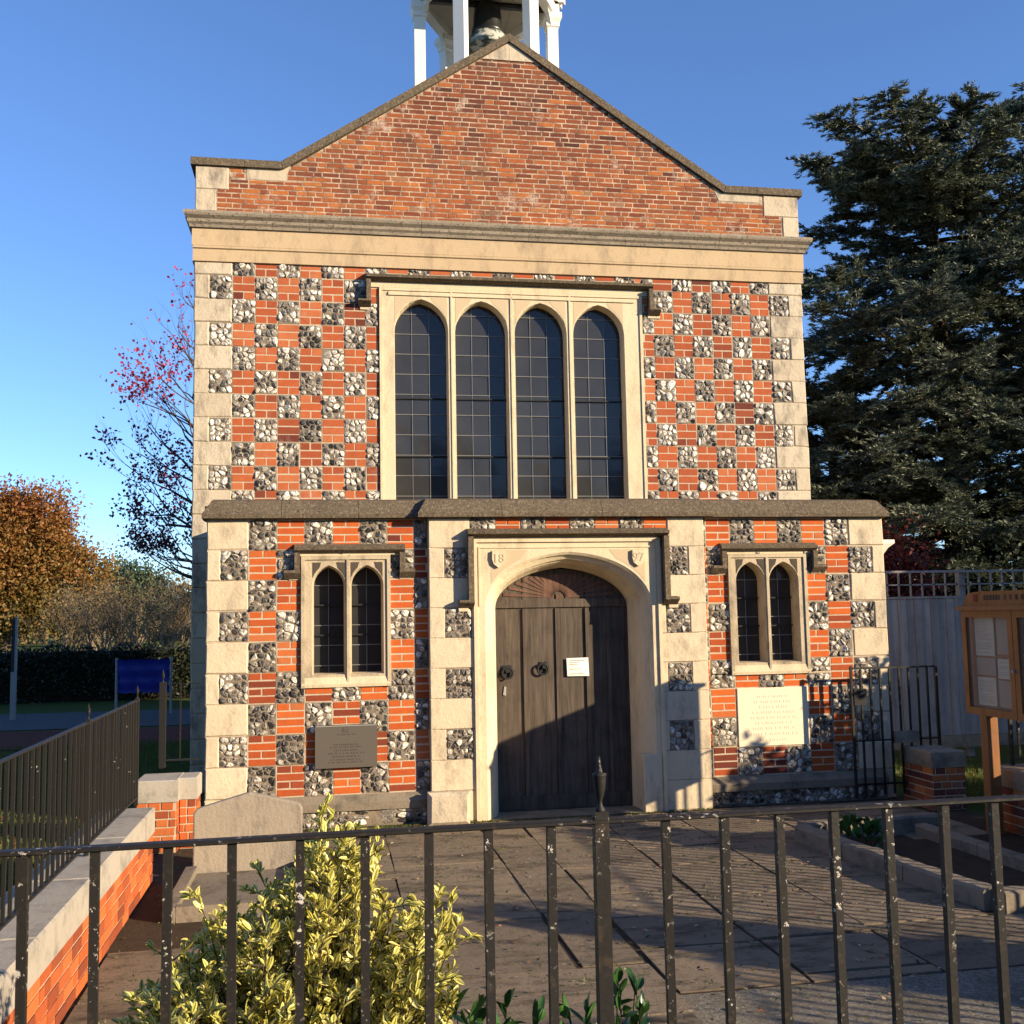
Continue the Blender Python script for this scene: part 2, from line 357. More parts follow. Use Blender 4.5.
        if label: o['label'] = label
        return o
def np_mesh(name, V, F, mat, parent=None, rnd=None, edge=None, smooth=False):
    """V (n,3) world coords, F (m,k) equal-sized faces"""
    b = np.zeros(3); p = parent
    while p is not None:
        if p in BASE: b = np.array(BASE[p]); break
        p = p.parent
    me = bpy.data.meshes.new(name); m_, k = F.shape
    me.vertices.add(len(V)); me.vertices.foreach_set('co', (V - b).astype(np.float32).ravel())
    me.loops.add(m_ * k); me.loops.foreach_set('vertex_index', F.astype(np.int32).ravel())
    me.polygons.add(m_); me.polygons.foreach_set('loop_start', np.arange(0, m_ * k, k, dtype=np.int32)); me.polygons.foreach_set('loop_total', np.full(m_, k, dtype=np.int32))
    me.update(calc_edges=True)
    if rnd is not None:
        at = me.attributes.new('rnd', 'FLOAT', 'FACE'); at.data.foreach_set('value', rnd.astype(np.float32))
    if edge is not None:
        at = me.attributes.new('edge', 'FLOAT', 'POINT'); at.data.foreach_set('value', edge.astype(np.float32))
    me.materials.append(MT[mat]); 
    if smooth: me.polygons.foreach_set('use_smooth', [True] * m_)
    o = bpy.data.objects.new(name, me); COL.objects.link(o)
    if parent is not None: o.parent = parent
    return o

def join(objs, name):
    objs = [o for o in objs if o]
    with bpy.context.temp_override(active_object=objs[0], selected_editable_objects=objs, object=objs[0], selected_objects=objs):
        bpy.ops.object.join()
    objs[0].name = name; objs[0].data.name = name
    return objs[0]
# ------------------------------------------------------------------ masonry helpers
def clip(x0, x1, z0, z1, holes, mn=.025):
    """subtract hole rectangles, return list of remaining rects"""
    out = [(x0, x1, z0, z1)]
    for hx0, hx1, hz0, hz1 in holes:
        nxt = []
        for a0, a1, b0, b1 in out:
            if a1 <= hx0 or a0 >= hx1 or b1 <= hz0 or b0 >= hz1: nxt.append((a0, a1, b0, b1)); continue
            if b0 < hz0 - mn: nxt.append((a0, a1, b0, hz0))
            if b1 > hz1 + mn: nxt.append((a0, a1, hz1, b1))
            c0, c1 = max(b0, hz0), min(b1, hz1)
            if b0 < hz0 - mn: c0 = hz0
            else: c0 = b0
            c1 = hz1 if b1 > hz1 + mn else b1
            if a0 < hx0 - mn: nxt.append((a0, hx0, c0, c1))
            if a1 > hx1 + mn: nxt.append((hx1, a1, c0, c1))
        out = nxt
    return [r for r in out if r[1] - r[0] > mn and r[3] - r[2] > .018]
def wall_core(mb, x0, x1, z0, z1, y0, y1, holes):
    xs = sorted({x0, x1, *[h[0] for h in holes], *[h[1] for h in holes]}); zs = sorted({z0, z1, *[h[2] for h in holes], *[h[3] for h in holes]})
    xs = [x for x in xs if x0 <= x <= x1]; zs = [z for z in zs if z0 <= z <= z1]
    for a0, a1 in zip(xs, xs[1:]):
        run = None
        for b0, b1 in zip(zs, zs[1:]):
            cx, cz = (a0 + a1) / 2, (b0 + b1) / 2
            inside = any(h[0] < cx < h[1] and h[2] < cz < h[3] for h in holes)
            if inside:
                if run: mb.box(a0, a1, y0, y1, run[0], run[1]); run = None
            else: run = (run[0], b1) if run else (b0, b1)
        if run: mb.box(a0, a1, y0, y1, run[0], run[1])
ico_v, ico_f = None, None
def _ico():
    import bmesh
    bm = bmesh.new(); bmesh.ops.create_icosphere(bm, subdivisions=2, radius=1)
    v = np.array([p.co[:] for p in bm.verts]); f = np.array([[q.index for q in p.verts] for p in bm.faces]); bm.free(); return v, f
ico_v, ico_f = _ico()
def vor_cells(x0, x1, z0, z1, n):
    """Voronoi polygons of jittered seeds clipped to a rectangle"""
    W, H = x1 - x0, z1 - z0; nx = max(1, round(math.sqrt(n * W / H))); nz = max(1, round(n / nx)); S = []
    for i in range(nx):
        for k in range(nz): S.append((x0 + W * (i + .5 + RNG.uniform(-.47, .47)) / nx, z0 + H * (k + .5 + RNG.uniform(-.47, .47)) / nz))
    if len(S) > 9 and RNG.random() < .45:           # merge a few for one big stone
        c = S[int(RNG.integers(len(S)))]; S = [c] + [q for q in S if q is not c and math.hypot(q[0] - c[0], q[1] - c[1]) > W * .27]
    out = []
    for a in S:
        P = [(x0, z0), (x1, z0), (x1, z1), (x0, z1)]
        for b in S:
            if b is a: continue
            mx, mz = (a[0] + b[0]) / 2, (a[1] + b[1]) / 2; dx, dz = b[0] - a[0], b[1] - a[1]; Q = []
            f = lambda p: (p[0] - mx) * dx + (p[1] - mz) * dz
            for p, q in zip(P, P[1:] + P[:1]):
                fp, fq = f(p), f(q)
                if fp <= 0: Q.append(p)
                if (fp < 0 < fq) or (fq < 0 < fp): t = fp / (fp - fq); Q.append((p[0] + (q[0] - p[0]) * t, p[1] + (q[1] - p[1]) * t))
            P = Q
            if len(P) < 3: break
        if len(P) >= 3: out.append(P)
    return out
class Flints(MB):
    def __init__(s): super().__init__(); s.bk = MB()
    def cell(s, x0, x1, z0, z1, y, size=.075, pale=False):
        m_ = .004; jj = lambda: m_ + RNG.uniform(-.009, .006); x0 += jj(); x1 -= jj(); z0 += jj(); z1 -= jj()
        if x1 - x0 < .02 or z1 - z0 < .02: return
        n = max(2, int((x1 - x0) * (z1 - z0) / (size * size) * 1.55))
        tone = RNG.normal() * .13
        s.bk.add([(x0 + RNG.uniform(-.006, .004), y - .0035, z0 + RNG.uniform(-.006, .004)), (x1 + RNG.uniform(-.004, .006), y - .0035, z0 + RNG.uniform(-.006, .004)), (x1 + RNG.uniform(-.004, .006), y - .0035, z1 + RNG.uniform(-.004, .006)), (x0 + RNG.uniform(-.006, .004), y - .0035, z1 + RNG.uniform(-.004, .006))], [(0, 1, 2, 3)], RNG.random())
        for P in vor_cells(x0, x1, z0, z1, n):
            cx, cz = sum(p[0] for p in P) / len(P), sum(p[1] for p in P) / len(P)
            rad = sum(math.hypot(p[0] - cx, p[1] - cz) for p in P) / len(P)
            if rad < .008: continue
            g = 1 - min(.5, .0042 / rad)
            # round the outline: subdivide edges and pull corners in
            O = []
            for p, q in zip(P, P[1:] + P[:1]):
                O.append((p[0] * .72 + q[0] * .28, p[1] * .72 + q[1] * .28)); O.append((p[0] * .28 + q[0] * .72, p[1] * .28 + q[1] * .72))
            k = len(O); h = min(.020, rad * .42) * RNG.uniform(.5, 1.15); tx, tz = RNG.normal(size=2) * .22
            def ring(sc, yy, j): return [(cx + (p[0] - cx) * sc + RNG.normal() * j, yy + (tx * (p[0] - cx) + tz * (p[1] - cz)) * sc + RNG.normal() * j * .7, cz + (p[1] - cz) * sc + RNG.normal() * j) for p in O]
            V = [(cx + (p[0] - cx) * g, y + .012, cz + (p[1] - cz) * g) for p in O] + ring(g * .93, y - h * .45, .0012) + ring(g * .62, y - h * .95, .0022) + [(cx + RNG.normal() * .004, y - h * RNG.uniform(.8, 1.2), cz + RNG.normal() * .004)]
            F = []
            for r in range(2):
                for i in range(k): F.append((r * k + i, r * k + (i + 1) % k, (r + 1) * k + (i + 1) % k, (r + 1) * k + i))
            F += [(2 * k + i, 2 * k + (i + 1) % k, 3 * k) for i in range(k)]
            rd = float(np.clip(RNG.random() + tone + (.25 if rad > size * .62 else 0), 0, 1)); e = 1.0 if RNG.random() < .55 else .35
            s.add(V, F, rd, [e] * (2 * k) + [.25 * e] * k + [0.0])
def brick_cell(mb, x0, x1, z0, z1, y, courses, holes, flip=0, j=.002, proud=.003):
    h = (z1 - z0) / courses; g = .0068; cb = min(1, max(0, random.gauss(.55, .2)))
    for k in range(courses):
        a0, a1 = z1 - (k + 1) * h, z1 - k * h
        cuts = [x0, x1] if (k + flip) % 2 else [x0, (x0 + x1) / 2 + random.uniform(-.012, .012), x1]
        if random.random() < .10 and len(cuts) == 3: cuts = [x0, x1]
        for p, q in zip(cuts, cuts[1:]):
            for r in clip(p, q, a0, a1, holes):
                mb.block(r[0] + g, r[1] - g, r[2] + g, r[3] - g, y - proud + random.uniform(-.0015, .0015), y + .02, .003, min(1, max(0, cb + random.gauss(0, .17))), j)
def chequer(mb, fl, xs0, wdt, ztop, h, c0, c1, r0, r1, par, holes, y, xlim, zlim, courses, size=.075, pale=False, skip=None):
    for c in range(c0, c1):
        for r in range(r0, r1):
            x0, x1 = xs0 + c * wdt, xs0 + (c + 1) * wdt; z1 = ztop - r * h; z0 = z1 - h
            X0, X1, Z0, Z1 = max(x0, xlim[0]), min(x1, xlim[1]), max(z0, zlim[0]), min(z1, zlim[1])
            if X1 - X0 < .03 or Z1 - Z0 < .03: continue
            if skip and skip(c, r): continue
            dx = random.uniform(-.006, .006)
            if (c + r) % 2 == par:
                for q in clip(X0, X1, Z0, Z1, holes, .04): fl.cell(q[0], q[1], q[2], q[3], y, size, pale)
            else:
                oh = [(-99, X0, -99, 99), (X1, 99, -99, 99), (-99, 99, -99, Z0), (-99, 99, Z1, 99)]
                brick_cell(mb, x0, x1, z0, z1, y, courses, holes + oh, flip=0)
def ahead(u, h, pt=None):
    """four-centred arch height for u in [-1,1]"""
    pt = pt if pt is not None else (.11 if h > .5 else (.19 if h > .3 else .28))
    u = min(1, abs(u)); return h * ((1 - pt) * math.sqrt(max(0, 1 - u ** 2.3)) + pt * (1 - u))
def arch_pts(xl, xr, zb, zs, h, s=0, n=14, sb=None):
    xl += s; xr -= s; h2 = h - s * .9; sb = s if sb is None else sb
    cx, hw = (xl + xr) / 2, (xr - xl) / 2
    pts = [(xl, zb + sb)] + [(cx + hw * math.sin(-math.pi / 2 + math.pi * k / n), zs + ahead(math.sin(-math.pi / 2 + math.pi * k / n), h2)) for k in range(n + 1)] + [(xr, zb + sb)]
    return pts
def arched_panel(mb, x0, x1, z0, z1, lights, yf, prof, rnd=.4, floor=False, n=14):
    """slab front with arched openings; lights = (xl,xr,zb,zs,h); prof = [(y,shrink),...]"""
    xcur = x0
    q = lambda a, b, c, d: mb.add([(p[0], yf, p[1]) for p in (a, b, c, d)], [(0, 1, 2, 3)], rnd)
    for L in lights:
        xl, xr, zb, zs, h = L
        q((xcur, z0), (xl, z0), (xl, z1), (xcur, z1))
        P = arch_pts(xl, xr, zb, zs, h, 0, n)
        for a_, b_ in zip(P[1:-1], P[2:-1]): 
            q((a_[0], a_[1]), (b_[0], b_[1]), (b_[0], z1), (a_[0], z1))
        if not floor: q((xl, z0), (xr, z0), (xr, zb), (xl, zb))
        prev = [(p[0], yf, p[1]) for p in P]
        for (y, s) in prof:
            cur = [(p[0], y, p[1]) for p in arch_pts(xl, xr, zb, zs, h, s, n, 0 if floor else None)]
            k = len(cur); rng = range(k - 1) if floor else range(k)
            mb.add(prev + cur, [(i, (i + 1) % k, k + (i + 1) % k, k + i) for i in rng], rnd)
            prev = cur
        xcur = xr
    q((xcur, z0), (x1, z0), (x1, z1), (xcur, z1))
    yb = prof[-1][0]
    mb.add([(x0, yf, z0), (x0, yb, z0), (x0, yb, z1), (x0, yf, z1)], [(0, 1, 2, 3)], rnd)
    mb.add([(x1, yf, z0), (x1, yb, z0), (x1, yb, z1), (x1, yf, z1)], [(3, 2, 1, 0)], rnd)
    mb.add([(x0, yf, z1), (x0, yb, z1), (x1, yb, z1), (x1, yf, z1)], [(0, 1, 2, 3)], rnd)
    mb.add([(x0, yf, z0), (x0, yb, z0), (x1, yb, z0), (x1, yf, z0)], [(3, 2, 1, 0)], rnd)

# ------------------------------------------------------------------ ground
g = MB(); g.add([(-150, -60, -.012), (150, -60, -.012), (150, 900, -.012), (-150, 900, -.012)], [(0, 1, 2, 3)]); _tag(g.build('ground', 'grass'), kind='structure')
g = MB(); g.add([(-.3, -8.7, -.004), (7.6, -8.7, -.004), (7.6, .1, -.004), (-.3, .1, -.004)], [(0, 1, 2, 3)]); _tag(g.build('soil', 'soil'), kind='structure')
mb = MB(); random.seed(3)      # flagstones in courses parallel to the view of the door
x = -.04
while x < 7.2:
    wd = random.choice((.42, .55, .62, .78, .9)); y = -6.6 - random.uniform(0, .5)
    while y < -.12:
        ln = random.uniform(.55, 1.15); x0, x1, y0, y1 = x, min(x + wd, 7.2), y, min(y + ln, -.10)
        cx = (x0 + x1) / 2; cy = (y0 + y1) / 2
        inbed = (5.28 + max(0, -(cy + 1.6)) * .12 < cx) and (-4.3 < cy < -1.45)
        if cx > 3.35: y0 = max(y0, -5.05)
        if cx < 1.3 and y1 > -3.05: inbed = True
        if not inbed and y1 > -6.6 and y1 - y0 > .05:
            gz = random.choice((.005, .009, .020)); t = [random.uniform(-.005, .005) for _ in range(4)]; qx = [random.uniform(-.008, .008) for _ in range(4)]
            rd = random.random()
            vs = [(x0 + gz + qx[0], y0 + gz, .004 + t[0]), (x1 - gz + qx[1], y0 + gz, .004 + t[1]), (x1 - gz + qx[2], y1 - gz, .004 + t[2]), (x0 + gz + qx[3], y1 - gz, .004 + t[3])]
            vs += [(v_[0], v_[1], -.03) for v_ in vs]
            mb.add(vs, [(0, 1, 2, 3), (0, 4, 5, 1), (1, 5, 6, 2), (2, 6, 7, 3), (3, 7, 4, 0)], rd)
        y += ln
    x += wd
_tag(mb.build('paving', 'flag'), kind='structure')
mb = MB(); mb.box(3.05, 5.4, -6.6, -5.06, -.03, -.0015); mb.box(5.41, 7.3, -6.6, -5.06, -.03, .001); _tag(mb.build('path', 'concrete'), kind='structure')
mb = MB(); mb.box(-3, 9, -13, -8.86, .0, .45); _tag(mb.build('pavement', 'asphalt'), kind='structure')
g = MB(); g.add([(-90, 12.4, .0), (-.9, 10.9, .0), (-.9, 14.6, .0), (-90, 17.5, .0)], [(0, 1, 2, 3)]); _tag(g.build('road', 'asphalt'), kind='structure')
g = MB(); g.add([(-30, 8.2, .004), (-.6, 7.6, .004), (-.6, 10.5, .004), (-30, 11.6, .004)], [(0, 1, 2, 3)]); _tag(g.build('flower_bed', 'redbed'), kind='structure')

# ------------------------------------------------------------------ the chapel
CH = thing('chapel', (3.7, 1.2, 0), 'red brick and flint chequered chapel with buff stone quoins and a white bell turret', 'chapel')
random.seed(11)
Z0 = 3.0109                       # top of lower chequer
LX0, LX1 = .14, 7.31; PX0, PX1 = 2.31, 5.21; Q = -.10
# lower block ------------------------------------------------------
WL = (1.08, 1.90, 1.36, 2.63); WR = (5.52, 6.37, 1.36, 2.61)
TAB = (5.55, 6.355, .60, 1.215); DOOR = (2.86, 4.64, -.1, 2.70)
holesL = [WL, WR, DOOR]
mb = MB(); wall_core(mb, LX0 + .01, LX1 - .01, 0, Z0 + .03, 0.0, .38, holesL)
mb.box(LX0 + .01, .5, .38, 2.49, 0, 3.04); mb.box(LX1 - .36, LX1 - .01, .38, 2.49, 0, 3.04)
lw = [mb.build('lower_wall', 'mortar', CH)]
br = MB(); fl = Flints()
holesC = [WL, WR, TAB, (PX0, PX1, -1, 9)]
chequer(br, fl, .5436, .2709, Z0, .30, -1, 7, 0, 9, 0, holesC, 0, (.27, PX0), (.30, Z0), 4, skip=lambda c, r: c == -1 and r % 2 == 0)
chequer(br, fl, 6.626, .2709, Z0, .30, -6, 2, 0, 9, 0, holesC, 0, (PX1, 7.17), (.29, Z0), 4, skip=lambda c, r: c == 1 and r % 2 == 0)
fl.cell(.3, 1.3, .01, .165, -.03, .07); fl.cell(1.3, 2.28, .01, .165, -.03, .07)
fl.cell(5.22, 6.2, .01, .165, -.03, .07); fl.cell(6.2, 7.15, .01, .165, -.03, .07)
# porch insets and strip
for r in (1, 3, 5, 7):
    z1 = Z0 - r * .3
    fl.cell(2.465, 2.735, z1 - .3, z1, Q, .07); fl.cell(4.775, 5.035, z1 - .3, z1, Q, .07)
for k in range(8):
    x0 = 2.73 + k * .26
    if k % 2 == 0: fl.cell(x0, x0 + .26, 2.89, 3.02, Q, .06)
    else: brick_cell(br, x0, x0 + .26, 2.87, 3.02, Q, 2, [], flip=k // 2)
lw += [br.build('brickwork', 'brick', CH), fl.build('flintwork', 'flint', CH), fl.bk.build('flint_bed', 'flint_bed', CH)]
mb = MB()  # porch core
wall_core(mb, PX0 + .01, PX1 - .01, 0, 3.03, Q + .004, 0.02, [DOOR]); lw.append(mb.build('porch_core', 'mortar', CH)); join(lw, 'lower_wall')
# quoins, lower
mb = MB()
for r in range(9):
    z1 = Z0 - r * .3; z0 = z1 - .3; g_ = .0025
    if r % 2 == 0:
        mb.block(LX0, .5436 - .004, z0 + g_, z1 - g_, -.012 + random.uniform(-.004, .003), .35, .012, random.random(), .006); mb.block(6.897 + .004, LX1, z0 + g_, z1 - g_, -.012 + random.uniform(-.004, .003), .35, .012, random.random(), .006)
    else:
        mb.block(LX0, .272, z0 + g_, z1 - g_, -.012 + random.uniform(-.004, .003), .35, .012, random.random(), .006); mb.block(7.168, LX1, z0 + g_, z1 - g_, -.012 + random.uniform(-.004, .003), .35, .012, random.random(), .006)
mb.block(LX0, .27, 0, .308, -.014, .35, .01, .6, .003); mb.block(7.168, LX1, 0, .308, -.014, .35, .01, .6, .003)
mb.split('corner_quoins', 'stone', CH, [3])
# porch ashlar
mb = MB()
for r in range(10):
    z1 = Z0 - r * .3; z0 = max(z1 - .3, 0); g_ = .002
    if r in (1, 3, 5, 7):
        for a0, a1 in ((PX0, 2.463), (2.737, 2.758), (4.717, 4.772), (5.037, PX1)):
            mb.block(a0, a1, z0 + g_, z1 - g_, Q - .010, Q + .10, .006, .3 + .4 * random.random(), .001)
    else:
        for a0, a1 in ((PX0, 2.758), (4.717, PX1)):
            if r == 0: a0, a1 = (PX0, 2.725) if a0 == PX0 else (4.815, PX1)
            if r % 4 == 2: a0, a1 = a0, a1
            mb.block(a0, a1, z0 + g_, z1 - g_, Q - .010, Q + .10, .006, .3 + .4 * random.random(), .001)
mb.box(PX0 + .002, 2.4, Q - .002, .01, 0, 3.01); mb.box(5.12, PX1 - .002, Q - .002, .01, 0, 3.01)
mb.box(2.725, 4.815, Q - .006, .0, 2.83, 2.90)
mb.build('porch_ashlar', 'stone', CH)
# plinth ledges
mb = MB()
pr_ = [(.05, .16), (-.07, .16), (-.075, .235), (-.01, .305), (.05, .305)]
mb.prof(pr_, .26, 1.30); mb.prof(pr_, 1.304, PX0 - .002); mb.prof(pr_, PX1 + .002, 6.1); mb.prof(pr_, 6.104, 7.2)
mb.box(.26, PX0, -.03, .05, 0, .16); mb.box(PX1, 7.2, -.03, .05, 0, .16)
mb.split('plinth_ledge', 'kerb', CH, [4])
mb = MB(); mb.block(2.265, 2.68, 0, .315, -.225, -.112, .035, .5, .006); mb.build('base_block', 'stone_up', CH)
# sloping stone ledge (weathering)
mb = MB(); 
def ledge(x0, x1, yf, lm, rm):
    p = [(yf + .14 + .0, 3.012), (yf, 3.022), (yf - .003, 3.062), (yf + .10, 3.205), (yf + .28, 3.235), (yf + .30, 3.012)]
    n = len(p); sx = [0, 0, 0, .085, .085, 0]
    vs = [(x0 + (sx[i] if lm else 0), p[i][0], p[i][1]) for i in range(n)] + [(x1 - (sx[i] if rm else 0), p[i][0], p[i][1]) for i in range(n)]
    mb.add(vs, [tuple(range(n - 1, -1, -1)), tuple(range(n, 2 * n))] + [(k, (k + 1) % n, n + (k + 1) % n, n + k) for k in range(n)], random.random())
ledge(.10, .86, -.085, True, False); ledge(.864, 1.61, -.085, False, False); ledge(1.614, 2.40, -.085, False, False)
ledge(2.20, 3.05, -.085 + Q, True, False); ledge(3.054, 4.1, -.085 + Q, False, False); ledge(4.104, 5.31, -.085 + Q, False, True)
ledge(5.20, 6.2, -.085, False, False); ledge(6.204, 7.355, -.085, False, True)
mb.box(.10, .30, .21, 2.49, 3.02, 3.17); mb.box(7.15, 7.355, .21, 2.49, 3.02, 3.17)
mb.build('stone_ledge', 'lichen', CH)
mb = MB(); mb.box(.16, 7.29, .2, 2.497, 3.045, 3.19); mb.build('lower_roof', 'slate', CH)

# windows ----------------------------------------------------------
def window(x0, x1, z0, z1, lights, yf, mat, nv, zstep, hood, glassy, saddle=(), sillmat=None, prof=None):
    fr = MB(); prof = prof or [(yf + .030, .022), (yf + .10, .026), (yf + .16, .030)]
    arched_panel(fr, x0, x1, z0, z1, lights, yf, prof)
    # raised outer bead
    for a0, a1, b0, b1 in ((x0, x0 + .035, z0, z1), (x1 - .035, x1, z0, z1), (x0 + .035, x1 - .035, z1 - .035, z1)):
        fr.box(a0, a1, yf - .016, yf + .004, b0, b1, .4)
    for L, L2 in zip(lights, lights[1:]):
        cxm = (L[1] + L2[0]) / 2; fr.box(cxm - .012, cxm + .012, yf - .014, yf + .004, z0 + .05, z1 - .035, .4)
    wo = fr.build('window', mat, CH)
    gl = MB()
    gy = prof[-1][0] - .02
    for xl, xr, zb, zs, h in lights:
        s_ = prof[-1][1]; z_ = zb + s_ + zstep * .35 - zstep
        while z_ < zs + h:
            for k in range(nv + 1):
                a0 = xl + (xr - xl) * k / (nv + 1); a1 = xl + (xr - xl) * (k + 1) / (nv + 1); j_ = [random.gauss(0, .0022) for _ in range(3)]
                gl.add([(a0, gy + j_[0], max(z_, zb)), (a1, gy + j_[1], max(z_, zb)), (a1, gy + j_[1] + j_[2], z_ + zstep), (a0, gy + j_[0] + j_[2], z_ + zstep)], [(0, 1, 2, 3)])
            z_ += zstep
    gl.build('glass', 'glass', wo)
    ld = MB(); sb = MB()
    for xl, xr, zb, zs, h in lights:
        s_ = prof[-1][1]; a0, a1 = xl + s_, xr - s_; cx, hw = (a0 + a1) / 2, (a1 - a0) / 2
        top = lambda xx: zs + ahead((xx - cx) / hw, h - s_ * .9) - .004
        for k in range(1, nv + 1):
            xx = a0 + (a1 - a0) * k / (nv + 1); tw = .0035
            xq = xx + random.uniform(-.003, .003)
            ld.add([(xq - tw, gy - .010, zb + s_), (xq + tw, gy - .010, zb + s_), (xq + tw, gy - .010, top(xx)), (xq - tw, gy - .010, top(xx)), (xq, gy - .001, zb + s_), (xq, gy - .001, top(xx))], [(0, 1, 2, 3), (0, 3, 5, 4), (1, 4, 5, 2)], random.random())
        z = zb + s_ + zstep * .35
        while z < zs + h - .06:
            wdt = hw
            if z > zs:
                wdt = max([t_ / 60 * hw for t_ in range(61) if zs + ahead(t_ / 60, h - s_ * .9) > z] or [0])
            e0 = random.choice((0, 0, .12)) * wdt
            if wdt > .03: ld.box(cx - wdt, cx + wdt, gy - .011, gy - .004, z - .0045, z + .0045, random.random())
            z += zstep
        for z in saddle: sb = MB(); sb.box(a0, a1, gy - .03, gy - .016, z - .008, z + .008); sb.build('saddle_bar', 'bar_iron', wo)
    ld.build('lead_lattice', 'lead', wo)
    return wo
lt = [(1.155, 1.485, 1.47, 2.36, .195), (1.53, 1.86, 1.47, 2.36, .195)]
lr = [(5.585, 5.915, 1.47, 2.35, .195), (5.96, 6.295, 1.47, 2.35, .195)]
pw = [(-.008, .006), (.06, .014), (.18, .018)]
wl = window(1.05, 1.93, 1.35, 2.645, lt, -.02, 'stone_tr', 1, .20, None, None, (1.86, 2.16), prof=pw)
wr = window(5.50, 6.39, 1.35, 2.625, lr, -.02, 'stone_tr', 1, .20, None, None, (1.86, 2.16), prof=pw)
def sill(x0, x1, z0, z1, par, yf=-.02):
    m_ = MB(); m_.prof([(.03, z0), (yf - .012, z0), (yf - .018, z0 + .03), (yf + .0, z1 - .012), (.12, z1)], x0, x1); m_.build('sill', 'stone_win', par)
sill(1.052, 1.928, 1.352, 1.462, wl); sill(5.502, 6.388, 1.352, 1.462, wr)
def hood(x0, x1, zt, zl, th, pj, yf, par, leg=.055, stop=.10):
    """label mould: horizontal drip with returned ends and stops"""
    m_ = MB()
    m_.prof([(yf + .01, zt - th), (yf - pj * .45, zt - th), (yf - pj * .95, zt - th * .72), (yf - pj, zt - th * .45), (yf - pj * .15, zt), (yf + .01, zt)], x0, x1)
    for sx, e0, e1 in ((-1, x0, x0 + leg), (1, x1 - leg, x1)):
        m_.box(e0 + .002, e1 - .002, yf - pj * .92, yf + .01, zl, zt - th - .001)
        c0, c1 = (e0 - stop, e1) if sx < 0 else (e0, e1 + stop)
        m_.prof([(yf + .01, zl - .045), (yf - pj * .25, zl - .045), (yf - pj * 1.0, zl + .01), (yf - pj * .9, zl + .035), (yf + .01, zl + .045)], c0, c1)
    return m_.build('hood_mould', 'lichen', par)
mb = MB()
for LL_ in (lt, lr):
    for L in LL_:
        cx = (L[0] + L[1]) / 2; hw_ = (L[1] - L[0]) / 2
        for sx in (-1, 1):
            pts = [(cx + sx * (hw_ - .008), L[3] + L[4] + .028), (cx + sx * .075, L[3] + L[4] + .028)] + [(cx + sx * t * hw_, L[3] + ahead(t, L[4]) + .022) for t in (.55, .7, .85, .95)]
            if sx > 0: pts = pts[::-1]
            m_ = MB(); m_.prism(pts, -.024, -.016); m_.build('spandrel', 'spandrel_shade', wl if LL_ is lt else wr)  # flat dark panels paint the shade of sunk spandrels
hood(.985, 2.075, 2.765, 2.47, .085, .085, -.005, wl); hood(5.42, 6.505, 2.745, 2.47, .085, .085, -.005, wr)
# window head fillers (lighter stone between hood and frame)
mb = MB(); mb.box(1.04, 2.02, -.018, .02, 2.648, 2.682); mb.box(5.475, 6.45, -.018, .02, 2.628, 2.662)
for x0 in (.93, 2.02, 5.37, 6.45): mb.block(x0, x0 + .115, 2.41, 2.44, -.012, .03, .004)
mb.split('window_head_stone', 'stone_win', CH, [3.7])

# door case --------------------------------------------------------
dc = MB()
arched_panel(dc, 2.76, 4.715, 0, 2.825, [(2.87, 4.625, 0, 2.10, .565)], Q - .012,
    [(Q + .01, .03), (Q + .035, .032), (Q + .075, .075), (Q + .11, .082), (Q + .13, .10), (Q + .20, .125), (Q + .26, .135), (Q + .31, .155), (Q + .40, .165)], .35, True, 26)
for a0, a1, b0, b1 in ((2.755, 2.79, 0, 2.80), (4.685, 4.72, 0, 2.80), (2.79, 4.685, 2.765, 2.80)): dc.box(a0, a1, Q - .035, Q - .010, b0, b1, .3)
for a0, a1, b0, b1 in ((2.81, 2.825, 2.12, 2.72), (4.65, 4.665, 2.12, 2.72), (2.825, 4.65, 2.705, 2.72)): dc.box(a0, a1, Q - .022, Q - .010, b0, b1, .3)
dcase = dc.build('door_case', 'stone_win', CH)
mb = MB(); mb.block(4.48, 4.68, 0, .58, Q - .022, Q + .25, .008, .5); mb.build('jamb_base', 'stone', dcase)
# spandrels (recess shade is painted: thin raised panels in a darker tone) and shields
for sx in (-1, 1):
    cx = 3.7475
    o_ = []
    X = lambda t: cx + sx * t
    pts = [(X(.81), 2.685), (X(.43), 2.685)] + [(X(t), 2.10 + ahead(t / .8775, .565) + .035) for t in (.5, .58, .66, .74, .81)]
    m_ = MB(); n = len(pts); 
    if sx > 0: pts = pts[::-1]
    m_.prism(pts[::1], Q - .014, Q - .006); m_.build('spandrel', 'carve', dcase)
    shx = X(.735)
    m_ = MB(); sh = [(shx - .062, 2.675), (shx - .066, 2.60), (shx - .05, 2.545), (shx, 2.505), (shx + .05, 2.545), (shx + .066, 2.60), (shx + .062, 2.675)]
    m_.prism(sh, Q - .045, Q - .012, .1); shd = m_.build('shield', 'stone_win', dcase)
    cu = bpy.data.curves.new('date_numerals', 'FONT'); cu.body = '18' if sx < 0 else '97'; cu.size = .125; cu.extrude = .0015; cu.align_x = 'CENTER'
    to = bpy.data.objects.new('tmp', cu); COL.objects.link(to); bpy.context.view_layer.update()
    me = bpy.data.meshes.new_from_object(to); bpy.data.objects.remove(to)
    for v_ in me.vertices:
        p_ = v_.co; v_.co = Vector((shx + p_.x, Q - .048 - p_.z, 2.56 + p_.y)) - BASE[CH]
    me.materials.clear(); me.materials.append(MT['carve'])
    tn = bpy.data.objects.new('date_numerals', me); COL.objects.link(tn); tn.parent = dcase
mb = MB(); 
hood(2.695, 4.80, 2.905, 2.15, .085, .125, Q, dcase, .06, .09)
mb = MB()
for x0 in (2.60, 4.80): mb.block(x0, x0 + .10, 2.07, 2.11, Q - .03, Q, .004)
